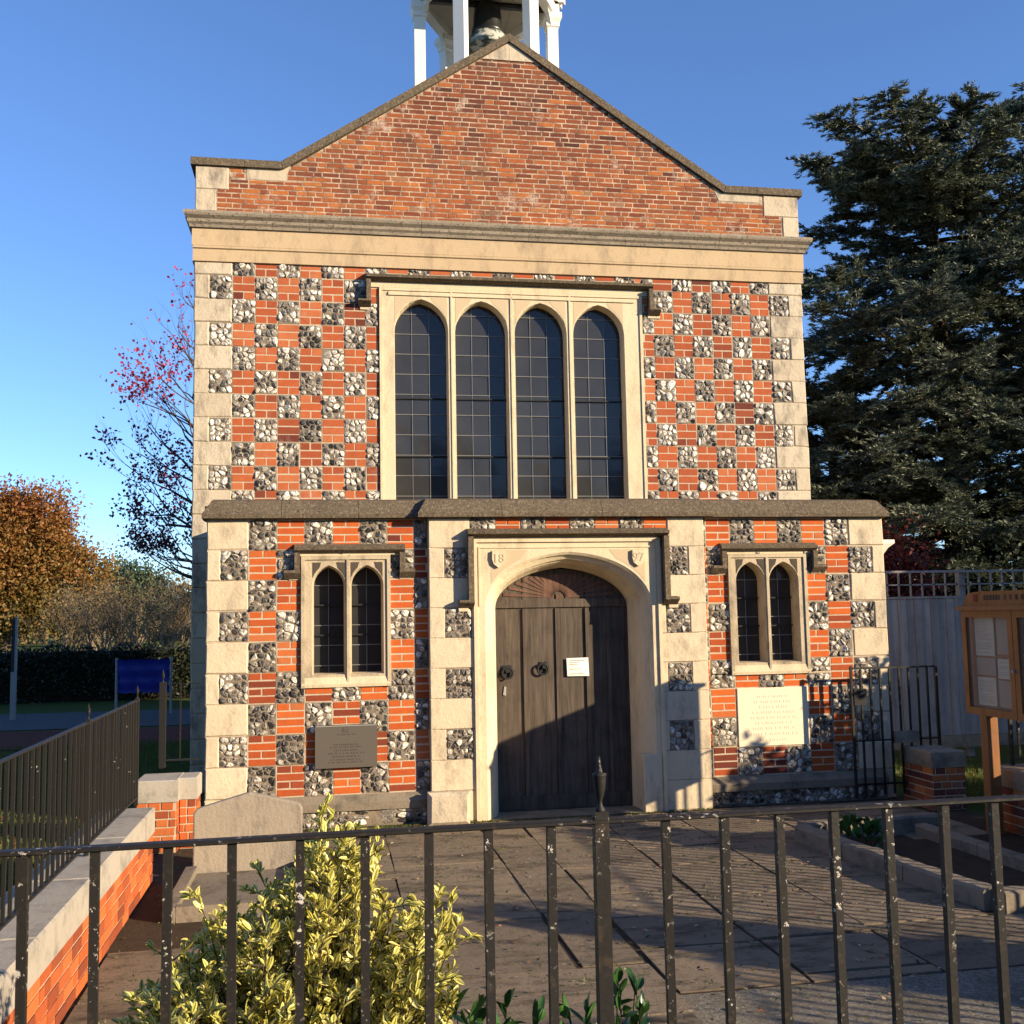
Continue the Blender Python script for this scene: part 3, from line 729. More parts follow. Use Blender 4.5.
mb.split('label_corbel', 'stone', dcase, [3.7])
# door leaf
dy = Q + .40
dl = MB(); hw, cx = .735, 3.7475
planks = [3.0, 3.30, 3.68, 4.05, 4.42, 4.50]
def dtop(x_): return 2.10 + ahead((x_ - cx) / .72, .41)
for i, (a0, a1) in enumerate(zip([3.00, 3.325, 3.675, 4.00, 4.25], [3.325, 3.675, 4.00, 4.25, 4.50])):
    n = 5; xs = np.linspace(a0 + .004, a1 - .004, n)
    top = [min(dtop(t_), 2.5) for t_ in xs]
    pts = [(xs[0], .012), (xs[-1], .012)] + [(xs[k], max(2.0, top[k])) for k in range(n - 1, -1, -1)]
    dl.prism(pts, dy - .012 - .004 * (i % 2), dy + .05, random.random())
door = dl.build('door', 'oak', CH)
rb = MB()
for xb in (3.05, 3.345, 3.695, 4.02, 4.25, 4.46):
    rb.prism([(xb - .02, .02), (xb + .02, .02), (xb + .02, min(2.09, dtop(xb + .02))), (xb - .02, min(2.09, dtop(xb - .02)))], dy - .034, dy - .010, random.random())
rb.prism([(3.03, 2.10), (4.45, 2.10), (4.43, 2.185), (3.05, 2.185)], dy - .038, dy - .01, .3)
rb.prism([(3.03, .02), (4.45, .02), (4.45, .16), (3.03, .16)], dy - .04, dy - .008, .8)
rb.build('door_frame', 'oak', door)
fa = MB(); random.seed(5)
for k in range(23):        # carved sunburst fan
    an = math.pi * (k + .5) / 23; r0, r1 = .07, .0
    dx, dz = math.cos(an), math.sin(an); r1 = 1 / math.sqrt((dx / .64) ** 2 + (dz / .27) ** 2) * .94
    wq = .008; nx, nz = -dz * wq, dx * wq; bx, bz = 3.72, 2.20
    w1 = 2.1
    P = [(bx + dx * r0 - nx, bz + dz * r0 - nz), (bx + dx * r1 - nx * w1, bz + dz * r1 - nz * w1), (bx + dx * r1 + nx * w1, bz + dz * r1 + nz * w1), (bx + dx * r0 + nx, bz + dz * r0 + nz)]
    fa.prism(P, dy - .022, dy - .01, random.random())
fa.lathe((3.70, 0, 0), [(0, 0)], 3) if 0 else None
fa.box(3.69, 3.75, dy - .026, dy - .012, 2.187, 2.235, .9)
fa.build('carved_fan', 'oak_red', door)
hd = MB()
def ring(cx_, cz_, r_, t_, y_):
    pts = [(cx_ + r_ * math.cos(q_), y_, cz_ + r_ * math.sin(q_)) for q_ in np.linspace(0, 2 * math.pi, 21)]
    hd.tube(pts, t_, 8, False)
ring(3.15, 1.425, .055, .011, dy - .06)
def disc(cx_, cz_, r_, y0_, y1_, n=18, amp=0):
    P = [(cx_ + (r_ + amp * math.cos(6 * q_)) * math.cos(q_), cz_ + (r_ + amp * math.cos(6 * q_)) * math.sin(q_)) for q_ in np.linspace(0, 2 * math.pi, n, endpoint=False)]
    hd.prism(P, y0_, y1_)
disc(3.15, 1.44, .068, dy - .03, dy - .012, 36, .006); disc(3.15, 1.45, .022, dy - .065, dy - .03)
disc(3.535, 1.475, .055, dy - .03, dy - .012, 36, .012); ring(3.525, 1.455, .055, .011, dy - .055); disc(3.54, 1.48, .02, dy - .06, dy - .03)
hd.split('door_handle', 'bar_iron', door, [3.34], False)
mb = MB(); mb.prism([(3.105, 1.20), (3.135, 1.19), (3.14, 1.28), (3.12, 1.29)], dy - .024, dy - .012); mb.build('keyhole_plate', 'grey_post', door)
mb = MB(); mb.box(2.87, 4.63, dy + .05, dy + .09, 0, 2.69); mb.build('door_backing', 'black', CH)
mb = MB(); mb.box(2.9, 4.6, Q - .02, .30, -.02, .012); mb.build('door_step', 'kerb', CH)

# upper block ------------------------------------------------------
UY = 2.5; UX0, UX1 = -.30, 7.70
random.seed(21)
BW = (1.97, 5.43, 3.30, 6.19)
mb = MB(); wall_core(mb, UX0 + .01, UX1 - .01, 3.0, 6.46, UY, UY + .4, [BW]); wall_core(mb, UX0 + .01, UX1 - .01, 0, 3.0, UY, UY + .4, [])
mb.box(UX0 + .01, UX0 + .4, UY + .4, 10.2, 0, 7.0); mb.box(UX1 - .4, UX1 - .01, UY + .4, 10.2, 0, 7.0); mb.box(UX0 + .4, UX1 - .4, 9.8, 10.2, 0, 7.0)
uw = [mb.build('upper_wall', 'mortar', CH)]
br = MB(); fu = Flints(); T0 = 6.5809; H2 = .2981; W2 = .2726
hl = [BW]
chequer(br, fu, .159, W2, T0, H2, -1, 8, 0, 12, 0, hl, UY, (-.113, 1.97), (3.1, 6.45), 3, .086, True, skip=lambda c, r: c == -1 and r % 2 == 0)
chequer(br, fu, 7.2209, W2, T0, H2, -8, 1, 0, 12, 1, hl, UY, (5.43, 7.49), (3.1, 6.45), 3, .086, True, skip=lambda c, r: c == 0 and r % 2 == 0)
chequer(br, fu, .159, W2, T0, H2, 6, 20, 0, 1, 0, hl, UY, (1.97, 5.43), (6.27, 6.45), 3, .06, True)
uw += [br.build('brickwork', 'brick_up', CH), fu.build('flintwork', 'flint_pale', CH), fu.bk.build('flint_bed', 'flint_bed', CH)]; join(uw, 'upper_wall')
mb = MB()
for r in range(22):
    z1 = min(T0 - r * H2, 6.45); z0 = T0 - (r + 1) * H2
    if z0 < 0: z0 = 0
    if z1 - z0 < .05: continue
    a, b = (.155, 7.225) if (r % 2 == 0 or r > 12) else (-.117, 7.495)
    mb.block(UX0, a, z0 + .0025, z1 - .0025, UY - .014 + random.uniform(-.005, .004), UY + .35, .013, random.random(), .008)
    mb.block(b, UX1, z0 + .0025, z1 - .0025, UY - .014 + random.uniform(-.005, .004), UY + .35, .013, random.random(), .008)
mb.split('corner_quoins', 'stone_up', CH, [3.7])
# big window
LG = [(2.15 + k * .777, 2.15 + k * .777 + .69, 3.44, 5.66, .40) for k in range(4)]
wb = window(1.965, 5.42, 3.30, 6.195, LG, UY - .015, 'stone_win', 2, .262, None, None, (4.05, 4.80), prof=[(UY + .01, .004), (UY + .06, .010), (UY + .18, .014)])
mb = MB()      # extra inner label bead under the hood
mb.prof([(UY, 6.10), (UY - .035, 6.10), (UY - .035, 6.135), (UY - .02, 6.15), (UY, 6.15)], 2.08, 5.32); mb.build('inner_bead', 'stone_win', wb)
mb = MB()
for k in range(4):       # little spandrel triangles, their carved shade put into a darker tone
    for sx in (-1, 1):
        cx = LG[k][0] + .345
        pts = [(cx + sx * .335, 6.085), (cx + sx * .12, 6.085)] + [(cx + sx * t, 5.66 + ahead(t / .345, .40) + .022) for t in (.16, .22, .28, .335)]
        if sx > 0: pts = pts[::-1]
        mb.prism(pts, UY - .0175, UY - .01)
mb.split('spandrel', 'carve', wb, [LG[k][0] + .345 + o_ for k in range(4) for o_ in (0, .39)][:-1])
hood(1.80, 5.56, 6.375, 5.98, .10, .13, UY, wb, .06, .10)
mb = MB(); mb.box(1.86, 5.50, UY - .02, UY + .01, 6.20, 6.27)
for x0 in (1.72, 5.50): mb.block(x0, x0 + .17, 5.90, 5.935, UY - .02, UY + .02, .004)
mb.build('window_head_stone', 'stone_win', wb)
# entablature
mb = MB(); mb.prof([(UY + .05, 6.45), (UY - .035, 6.45), (UY - .035, 6.60), (UY - .055, 6.612), (UY - .055, 6.64), (UY + .05, 6.64)], UX0 - .02, UX1 + .02)
mb.box(UX0 - .03, UX0 + .3, UY + .051, 10.2, 6.45, 6.64); mb.box(UX1 - .3, UX1 + .03, UY + .051, 10.2, 6.45, 6.64)
mb.prof([(UY + .05, 6.645), (UY - .048, 6.645), (UY - .048, 6.862), (UY + .05, 6.862)], UX0 - .03, UX1 + .03)
mb.build('frieze', 'stone_frieze', CH)
mb = MB(); cp = [(UY + .05, 6.865), (UY - .075, 6.865), (UY - .085, 6.90), (UY - .11, 6.925), (UY - .115, 6.96), (UY - .155, 6.995), (UY - .165, 7.02), (UY - .165, 7.05), (UY - .14, 7.062), (UY + .05, 7.085)]
for a, b in ((UX0 - .0, 1.1), (1.104, 2.5), (2.504, 3.9), (3.904, 5.2), (5.204, 6.5), (6.504, UX1 + .0)):
    mb.prof(cp, a, b, 0, 0, random.random())
# mitred ends
def endcap(x, sg):
    d = [(UY - p[0]) for p in cp]
    vs = [(x, p[0], p[1]) for p in cp] + [(x + sg * max(0, d[i]) * .75, p[0], p[1]) for i, p in enumerate(cp)]
    n = len(cp); mb.add(vs, [tuple(range(n, 2 * n))[::sg]] + [(k, (k + 1) % n, n + (k + 1) % n, n + k) for k in range(n)], .5)
    d2 = [(x + sg * max(0, d[i]) * .75, UY + .051, p[1]) for i, p in enumerate(cp)]; d3 = [(q[0], 10.2, q[2]) for q in d2]
    mb.add(d2 + d3, [(k, (k + 1) % n, n + (k + 1) % n, n + k) for k in range(n)] + [tuple(range(n))[::-sg]], .5)
endcap(UX0, -1); endcap(UX1, 1)
mb.build('cornice', 'cornice', CH)
# gable
GZ = 7.085; AP = (3.70, 9.60); SH = 7.68; SL, SR = .80, 6.60
random.seed(31)
mb = MB(); mb.prism([(UX0 + .01, 7.05), (UX1 - .01, 7.05), (UX1 - .01, SH), (SR, SH), AP, (SL, SH), (UX0 + .01, SH)], UY + .0, UY + .34); gw = [mb.build('gable_wall', 'mortar_old', CH)]
br = MB(); ch = .0655; z = GZ; row = 0
def zx(z):      # horizontal extent of the gable at height z
    if z < SH: return UX0, UX1
    t = (z - SH) / (AP[1] - SH); return SL + (AP[0] - SL) * t, SR + (AP[0] - SR) * t
while z < 9.33:
    xa, xb = zx(z + ch * .8); 
    if z < 7.385: xa, xb = (-.04, 7.46)
    elif z + ch < SH + .02: xa, xb = (.12 - (z < 7.5) * .1, 7.18 + (z < 7.5) * .1)
    z1_ = z + ch
    x = xa - random.uniform(0, .15); k = row
    while x < xb:
        L = (.225 if k % 2 == 0 else .112) if (row % 2) else random.choice((.112, .225, .225)); ft = min(1, max(0, (z - 7.3) / 1.6))
        L *= random.uniform(.93, 1.05)
        p, q = max(x, xa), min(x + L, xb)
        for rr in clip(p, q, z, z1_, [(.30, .80, 7.53, 7.70), (6.55, 7.15, 7.56, 7.70)]):
            if rr[1] - rr[0] > .03:
                br.block(rr[0] + .0075, rr[1] - .0075, rr[2] + .008, rr[3] - .008, UY - .003 + random.uniform(-.0015, .0015), UY + .02, .002, float(np.clip(random.gauss(.66 - .30 * ft, .17 + .06 * (random.random() < .2)), 0, 1)), .002)
        x += L; k += 1
    z = z1_; row += 1
gw.append(br.build('gable_brickwork', 'brick_old', CH)); join(gw, 'gable_wall')
mb = MB()
mb.block(UX0, -.05, 7.09, 7.38, UY - .012, UY + .3, .008, .9); mb.block(UX0, .10, 7.385, 7.675, UY - .012, UY + .3, .008, .7)
mb.block(7.47, UX1, 7.09, 7.38, UY - .012, UY + .3, .008, .2); mb.block(7.20, UX1, 7.385, 7.675, UY - .012, UY + .3, .008, .9)
mb.prism([(.32, 7.535), (.80, 7.535), (.86, 7.74), (.66, 7.68), (.32, 7.68)], UY - .005, UY + .1, 1.0); mb.prism([(6.56, 7.57), (7.14, 7.57), (7.14, 7.68), (6.6, 7.68), (6.48, 7.76)], UY - .006, UY + .1, .9)
mb.build('kneeler_stone', 'stone_up', CH) if 0 else None
xa, xb = zx(9.345); mb.prism([(xa + .02, 9.345), (3.70, 9.345), (3.70, 9.59)], UY - .016, UY + .2, .8); mb.prism([(3.704, 9.345), (xb - .02, 9.345), (3.704, 9.59)], UY - .016, UY + .2, .6)
mb.split('gable_stone', 'stone_up', CH, [2, 5.6])
mb = MB(); CW = (UY - .045, UY + .42)
cps = [(UX0 - .06, SH), (.30, SH + .0), (SL - .03, SH + .0), (1.78, 8.335), (2.76, 8.98), AP, (4.66, 8.966), (5.63, 8.325), (SR + .03, SH), (7.1, SH), (UX1 + .06, SH)]
nrm = []
for i, p in enumerate(cps):
    p_ = cps[max(i - 1, 0)]; q_ = cps[min(i + 1, len(cps) - 1)]
    a1 = Vector((p[0] - p_[0], p[1] - p_[1])) if i else None; a2 = Vector((q_[0] - p[0], q_[1] - p[1])) if i < len(cps) - 1 else None
    n1 = Vector((-a1.y, a1.x)).normalized() if a1 else None; n2 = Vector((-a2.y, a2.x)).normalized() if a2 else None
    n_ = (n1 + n2).normalized() if (n1 and n2) else (n1 or n2)
    nrm.append(n_ / (n_.dot(n1 or n2)))
for i in range(len(cps) - 1):
    p, q = Vector(cps[i]), Vector(cps[i + 1]); d = (q - p).normalized() * .003
    a_, b_ = p + d, q - d; t = .095; t2 = .125
    P = [a_, b_, b_ + nrm[i + 1] * t, a_ + nrm[i] * t]; T = [a_ + nrm[i] * t2, b_ + nrm[i + 1] * t2]
    y0, y1 = CW
    vs = [(v.x, y0, v.y) for v in P] + [(v.x, y1, v.y) for v in P] + [(v.x, (y0 + y1) / 2, v.y) for v in T]
    mb.add(vs, [(0, 1, 2, 3), (1, 0, 4, 5), (5, 4, 7, 6), (3, 2, 9, 8), (8, 9, 6, 7), (0, 3, 8, 7, 4), (2, 1, 5, 6, 9)], random.random())
mb.build('gable_coping', 'lichen', CH)
# main roof behind the gable
mb = MB(); mb.add([(-.2, UY + .34, 7.35), (3.7, UY + .34, 9.3), (7.6, UY + .34, 7.35), (-.2, 10.1, 7.35), (3.7, 10.1, 9.3), (7.6, 10.1, 7.35)], [(0, 1, 4, 3), (1, 2, 5, 4), (0, 2, 1), (3, 4, 5), (0, 3, 5, 2)]); mb.build('main_roof', 'slate', CH)
# bell turret
TX, TY, TR = 3.62, 3.86, .98
hexp = lambda r, k: (TX + r * math.cos(math.pi / 3 * k), TY + r * math.sin(math.pi / 3 * k))
tb = MB(); tb.lathe((TX, TY, 8.4), [(1.18, 0), (1.18, .62), (1.26, .66), (1.26, .74), (1.05, .80)], 6); tur = tb.build('turret_base', 'white_paint', CH)
for k in range(6):
    pm = MB(); px, py = hexp(TR, k); an = math.pi / 3 * k
    def sq(r, z): return [(px + r * math.cos(an + q_), py + r * math.sin(an + q_), z) for q_ in np.linspace(math.pi / 4, math.pi / 4 + 2 * math.pi, 5)[:4]]
    prev = None
    for r, z in ((.15, 9.15), (.15, 9.32), (.112, 9.36), (.112, 10.62), (.14, 10.64), (.14, 10.70), (.185, 10.76), (.185, 10.84)):
        cur = sq(r, z)
        if prev: pm.add(prev + cur, [(i, (i + 1) % 4, 4 + (i + 1) % 4, 4 + i) for i in range(4)])
        prev = cur
    pm.build('post', 'white_paint', tur)
bm_ = MB()
for k in range(6):
    a_, b_ = hexp(TR, k), hexp(TR, k + 1); A_ = Vector((*a_, 0)); B_ = Vector((*b_, 0)); d = (B_ - A_).normalized(); n_ = Vector((d.y, -d.x, 0)) * .07
    for z0, z1, w_ in ((10.84, 11.02, 1.0), (11.02, 11.10, 1.7), (11.10, 11.18, 2.2)):
        vs = [A_ - n_ * w_ - d * .04 * w_, A_ + n_ * w_ - d * .10 * w_, B_ + n_ * w_ + d * .10 * w_, B_ - n_ * w_ + d * .04 * w_]
        bm_.add([(v.x, v.y, z0) for v in vs] + [(v.x, v.y, z1) for v in vs], [(0, 1, 2, 3), (7, 6, 5, 4), (0, 4, 5, 1), (1, 5, 6, 2), (2, 6, 7, 3), (3, 7, 4, 0)])
    # curved knee brackets
    for P, s_ in ((A_, 1), (B_, -1)):
        pts = [(P + d * s_ * (.10 + .22 * t), 10.84 - .20 * (1 - t) ** 2) for t in np.linspace(0, 1, 6)]
        lo = [(p_.x - n_.x * .4, p_.y - n_.y * .4, z_) for p_, z_ in pts]; lo2 = [(p_.x + n_.x * .4, p_.y + n_.y * .4, z_) for p_, z_ in pts]
        up = [(p_.x - n_.x * .4, p_.y - n_.y * .4, 10.84) for p_, z_ in pts]; up2 = [(p_.x + n_.x * .4, p_.y + n_.y * .4, 10.84) for p_, z_ in pts]
        for i in range(5):
            bm_.add([lo[i], lo[i + 1], lo2[i + 1], lo2[i], up[i], up[i + 1], up2[i + 1], up2[i]], [(0, 1, 2, 3), (0, 4, 5, 1), (2, 6, 7, 3)])
bm_.build('entablature', 'white_paint', tur)
so_ = MB(); so_.add([(*hexp(TR + .02, k), 10.97) for k in range(6)], [(0, 1, 2, 3, 4, 5)])
for i in range(9): 
    xx = TX - .8 + .2 * i; hh = min(.82, (TR - abs(xx - TX)) * 1.7); so_.box(xx - .006, xx + .006, TY - hh, TY + hh, 10.958, 10.968, .2)
so_.build('soffit', 'soffit', tur)
dm = MB(); dm.lathe((TX, TY, 11.20), [(1.05, 0), (1.12, .02), (1.08, .12), (1.0, .5), (.8, .85), (.45, 1.1), (.1, 1.3), (.05, 1.9)], 24); dm.build('dome', 'slate', tur, True)
BL = thing('bell', (TX + .02, TY, 9.9), 'dark bronze bell hanging in the white turret behind the gable peak', 'bell')
b1 = MB(); b1.lathe((TX + .02, TY, 0), [(.04, 10.93), (.14, 10.92), (.19, 10.86), (.205, 10.74), (.215, 10.60), (.235, 10.50), (.25, 10.44)], 24); b1.build('bell_body', 'bell', BL, True)
b1 = MB(); b1.lathe((TX + .02, TY, 0), [(.251, 10.441), (.275, 10.38), (.315, 10.30), (.35, 10.25), (.355, 10.22), (.28, 10.22)], 24); b1.build('bell_lip', 'bell_lip', BL, True)
b1 = MB(); b1.tube([(TX - .92, TY, 10.93), (TX + .92, TY, 10.93)], .05, 8); b1.box(TX - .06, TX + .10, TY - .05, TY + .05, 10.83, 10.96); b1.box(TX - .38, TX - .30, TY - .04, TY + .04, 9.5, 10.9); b1.tube([(TX - .34, TY, 10.0), (TX - .1, TY - .05, 9.7), (TX + .1, TY, 9.5)], .05, 6); b1.build('headstock', 'bell', BL)
# hopper on the east side of the forward block
mb = MB(); mb.add([(7.30, .34, 2.56), (7.44, .34, 2.56), (7.44, .50, 2.56), (7.30, .50, 2.56), (7.30, .28, 2.70), (7.53, .28, 2.70), (7.53, .56, 2.70), (7.30, .56, 2.70), (7.30, .26, 2.75), (7.60, .26, 2.75), (7.60, .58, 2.75), (7.30, .58, 2.75), (7.30, .26, 2.79), (7.60, .26, 2.79), (7.60, .58, 2.79), (7.30, .58, 2.79)],
  [(0, 1, 5, 4), (1, 2, 6, 5), (2, 3, 7, 6), (0, 3, 2, 1), (4, 5, 9, 8), (5, 6, 10, 9), (6, 7, 11, 10), (8, 9, 13, 12), (9, 10, 14, 13), (10, 11, 15, 14), (12, 13, 14, 15)])
mb.tube([(7.36, .42, 2.60), (7.36, .42, .05)], .035, 10); mb.build('rainwater_hopper', 'cast', CH)

# plaques and notices
mb = MB(); mb.block(TAB[0] + .004, TAB[1] - .004, TAB[2] + .004, TAB[3] - .004, -.014, .03, .004, .3); mt = mb.build('inscription_tablet', 'tablet', CH, label='pale stone tablet with a worn inscription')
random.seed(8); mb = MB()
for i, (zz, wd_) in enumerate(((1.12, .34), (1.065, .42), (1.01, .30), (.955, .46), (.90, .50), (.845, .40), (.79, .46), (.73, .56), (.67, .30))):
    x = 5.95 - wd_ / 2
    while x < 5.95 + wd_ / 2:
        l_ = random.uniform(.012, .024); mb.box(x, x + l_, -.0165, -.010, zz - .011, zz + .011); x += l_ + random.choice((.008, .009, .028))
join([mt, mb.build('inscription', 'tablet_ink', CH)], 'inscription_tablet')
PL = thing('wall_plaque', (1.485, -.02, .78), 'dull bronze rectangular plaque screwed to the chequered wall below the left window', 'plaque')
mb = MB(); mb.box(1.185, 1.785, -.065, .0, .575, .985); plp = mb.build('plate', 'plaque', PL)
mb = MB(); mb.box(1.19, 1.78, -.068, -.060, .975, .982); mb.build('rim', 'grey_post', PL)
mb = MB()
mb.prism([(1.455, .915), (1.475, .915), (1.482, .93), (1.49, .915), (1.51, .915), (1.515, .94), (1.50, .965), (1.482, .972), (1.462, .965), (1.45, .94)], -.068, -.063)
for zz, wd_ in ((.895, .16), (.80, .24), (.775, .30), (.745, .22), (.715, .34), (.685, .26), (.655, .30), (.63, .34)):
    x = 1.485 - wd_ / 2
    while x < 1.485 + wd_ / 2:
        l_ = random.uniform(.008, .016); mb.box(x, x + l_, -.0675, -.063, zz - .006, zz + .006); x += l_ + random.choice((.005, .006, .018))
join([plp, mb.build('lettering', 'plaque_ink', PL)], 'plate')
NO = thing('paper_notice', (3.905, dy - .045, 1.47), 'small white paper notice pinned to the oak door', 'notice')
mb = MB(); mb.add([(3.79, dy - .040, 1.375), (4.025, dy - .044, 1.372), (4.02, dy - .038, 1.565), (3.785, dy - .037, 1.562), (3.905, dy - .050, 1.47)], [(0, 1, 4), (1, 2, 4), (2, 3, 4), (3, 0, 4)]); mb.build('sheet', 'paper', NO)
mb = MB()
for zz, a, b in ((1.54, .02, .20), (1.52, .03, .13), (1.497, .02, .11), (1.45, .03, .15), (1.40, .02, .17)): mb.box(3.80 + a, 3.80 + b, dy - .0525, dy - .0505, zz - .002, zz + .002)
mb.build('faint_writing', 'paper2', NO)

# ------------------------------------------------------------------ garden walls
def brick_band_y(mb, xf, y0, y1, z0, z1, sg, ch=.075):
    """bricks on a face lying in a plane x = xf, facing sg"""
    n = max(1, round((z1 - z0) / ch)); h = (z1 - z0) / n
    for k in range(n):
        y = y0 - random.uniform(0, .2)
        while y < y1:
            L = .225 if (k % 2 == 0) else random.choice((.225, .112)); a, b = max(y, y0), min(y + L, y1)
            if b - a > .03:
                x0, x1 = sorted((xf + sg * (.003 + random.uniform(-.001, .001)), xf - sg * .02)); mb.box(x0, x1, a + .006, b - .006, z0 + k * h + .006, z0 + (k + 1) * h - .006, random.random(), .0015)
            y += L
def brick_band_x(mb, yf, x0, x1, z0, z1, ch=.075):
    n = max(1, round((z1 - z0) / ch)); h = (z1 - z0) / n
    for k in range(n):
        x = x0 - random.uniform(0, .2)
        while x < x1:
            L = .225 if (k % 2 == 0) else .112; a, b = max(x, x0), min(x + L, x1)
            if b - a > .03: mb.block(a + .006, b - .006, z0 + k * h + .006, z0 + (k + 1) * h - .006, yf - .003, yf + .02, .003, random.random(), .0015)
            x += L
def garden_wall(x0, x1, y0, y1, zc, label, name='garden_wall', cz=.17, seg=None, ov=.012, cm='coping_grey', bmat='brick_wall'):
    t = thing(name, ((x0 + x1) / 2, (y0 + y1) / 2, 0), label, 'wall')
    c = MB(); c.box(x0 + .004, x1 - .004, y0 + .004, y1 - .004, 0, zc - cz); core = c.build('brickwork', 'mortar', t)
    b = MB(); brick_band_y(b, x1, y0, y1, 0, zc - cz, 1); brick_band_y(b, x0, y0, y1, 0, zc - cz, -1); brick_band_x(b, y0, x0, x1, 0, zc - cz)
    bo = b.build('bricks', bmat, t); join([core, bo], 'brickwork')
    k = MB(); y = y1
    L = seg or (y1 - y0)
    while y > y0 + .05:
        a = max(y - L, y0)
        A0, A1, B0, B1 = x0 - ov, x1 + ov, a + .002 - (ov if a <= y0 + .01 else 0), y - .002 + (ov if y >= y1 - .01 else 0)
        r = .012
        vs = [(A0, B0, zc - cz), (A1, B0, zc - cz), (A1, B1, zc - cz), (A0, B1, zc - cz), (A0, B0, zc - r), (A1, B0, zc - r), (A1, B1, zc - r), (A0, B1, zc - r), (A0 + r, B0 + r, zc), (A1 - r, B0 + r, zc), (A1 - r, B1 - r, zc), (A0 + r, B1 - r, zc)]
        fs = [(3, 2, 1, 0), (8, 9, 10, 11)]
        for i in range(4):
            j = (i + 1) % 4; fs += [(i, j, 4 + j, 4 + i), (4 + i, 4 + j, 8 + j, 8 + i)]
        k.add(vs, fs, random.random()); y = a
    k.build('coping', cm, t); return t
random.seed(41)
garden_wall(-.44, -.055, -8.6, -1.80, .575, 'low orange brick wall with pale stone coping under the left railing', seg=1.15, cz=.19)
garden_wall(-.36, -.015, -.76, -.30, .63, 'short brick gate pier with grey coping near the chapel left corner', 'gate_pier', cz=.19)
garden_wall(-.010, .135, -.62, -.28, .625, 'brick return wall joining the left gate pier to the chapel', 'garden_wall', cz=.19)
garden_wall(7.28, 7.64, -.78, -.22, .58, 'squat brick gate pier with grey coping at the chapel right corner', 'gate_pier', cz=.16, cm='kerb', bmat='brick_old')
garden_wall(7.36, 7.74, -8.6, -1.62, .56, 'low brick wall with grey coping behind the wooden notice board', seg=1.2, cz=.16, cm='kerb', bmat='brick_old')

# ------------------------------------------------------------------ railings
def finial(mb, x, y, z, s=1.0):
    mb.lathe((x, y, z), [(.012 * s, -.004), (.011 * s, .004), (.006 * s, .012 * s), (.0045 * s, .022 * s), (.008 * s, .03 * s), (.0125 * s, .048 * s), (.0145 * s, .066 * s), (.0148 * s, .074 * s), (.0155 * s, .076 * s), (.0155 * s, .079 * s), (.008 * s, .081 * s), (.0065 * s, .09 * s), (.0035 * s, .10 * s), (.0028 * s, .112 * s), (.001, .117 * s)], 16)
def railing(name, label, p0, p1, zb, zt, step, bw, posts, mat, pw=.030, first=None, bar_len=None, fs=1.0, rail=.020, skipbars=None, end_rail=True):
    p0, p1 = Vector(p0), Vector(p1); d = p1 - p0; L = d.length; d /= L; n = Vector((-d.y, d.x, 0))
    t = thing(name, ((p0.x + p1.x) / 2, (p0.y + p1.y) / 2, zb), label, 'railing')
    def obox(c, hw, hd, z0, z1, m_, r=.3):
        vs = [(c + d * sx * hw + n * sy * hd).to_tuple()[:2] + (z_,) for z_ in (z0, z1) for sx, sy in ((-1, -1), (1, -1), (1, 1), (-1, 1))]
        e_ = r * hw
        m_.add(vs, [(3, 2, 1, 0), (4, 5, 6, 7), (0, 1, 5, 4), (1, 2, 6, 5), (2, 3, 7, 6), (3, 0, 4, 7)], random.random())
    m_ = MB(); k = int(L / .6) + 1
    pts = [p0 + d * L * i / k for i in range(k + 1)]
    prof = [(-.018, 0), (-.018, -.005), (-.011, -.008), (.011, -.008), (.018, -.005), (.018, 0), (.012, .003), (-.012, .003)]
    sc_ = rail / .020; vs = []
    for i, p in enumerate(pts):
        w_ = random.uniform(-.0012, .0012)
        for a_, b_ in prof: vs.append((p.x + n.x * a_ * sc_, p.y + n.y * a_ * sc_, zt - .004 + b_ * sc_ + w_))
    q_ = len(prof); fs_ = [(i * q_ + j, i * q_ + (j + 1) % q_, (i + 1) * q_ + (j + 1) % q_, (i + 1) * q_ + j) for i in range(k) for j in range(q_)]
    m_.add(vs, fs_ + [tuple(range(q_ - 1, -1, -1)), tuple(k * q_ + j for j in range(q_))]); m_.build('top_rail', mat, t)
    m_ = MB(); obox(p0 + d * L / 2, L / 2, .014, zb, zb + .014, m_); m_.build('bottom_rail', mat, t)
    x = first if first is not None else step
    src = None
    while x < L - .02:
        if not any(abs(x - q__) < step * .45 for q__ in posts):
            c = p0 + d * x
            if src is None:
                m_ = MB(); obox(Vector((0, 0, 0)), bw / 2, bw / 2, zb + .012 - zb, zt - .012 - zb, m_); me_ = m_.build('bar', mat, None); src = me_; o = me_
            else: o = src.copy(); COL.objects.link(o)
            o.parent = t; o.location = (c.x - BASE[t].x, c.y - BASE[t].y, 0); o.rotation_euler = (random.uniform(-.004, .004), random.uniform(-.005, .005), random.uniform(-.06, .06))
        x += step
    for q__ in posts:
        c = p0 + d * q__; m_ = MB(); obox(c, pw / 2, pw / 2, zb - .06, zt + .012, m_); po = m_.build('post', mat, t)
        m_ = MB(); finial(m_, c.x, c.y, zt + .012, fs); m_.build('finial', mat, po, True)
    return t
random.seed(51)
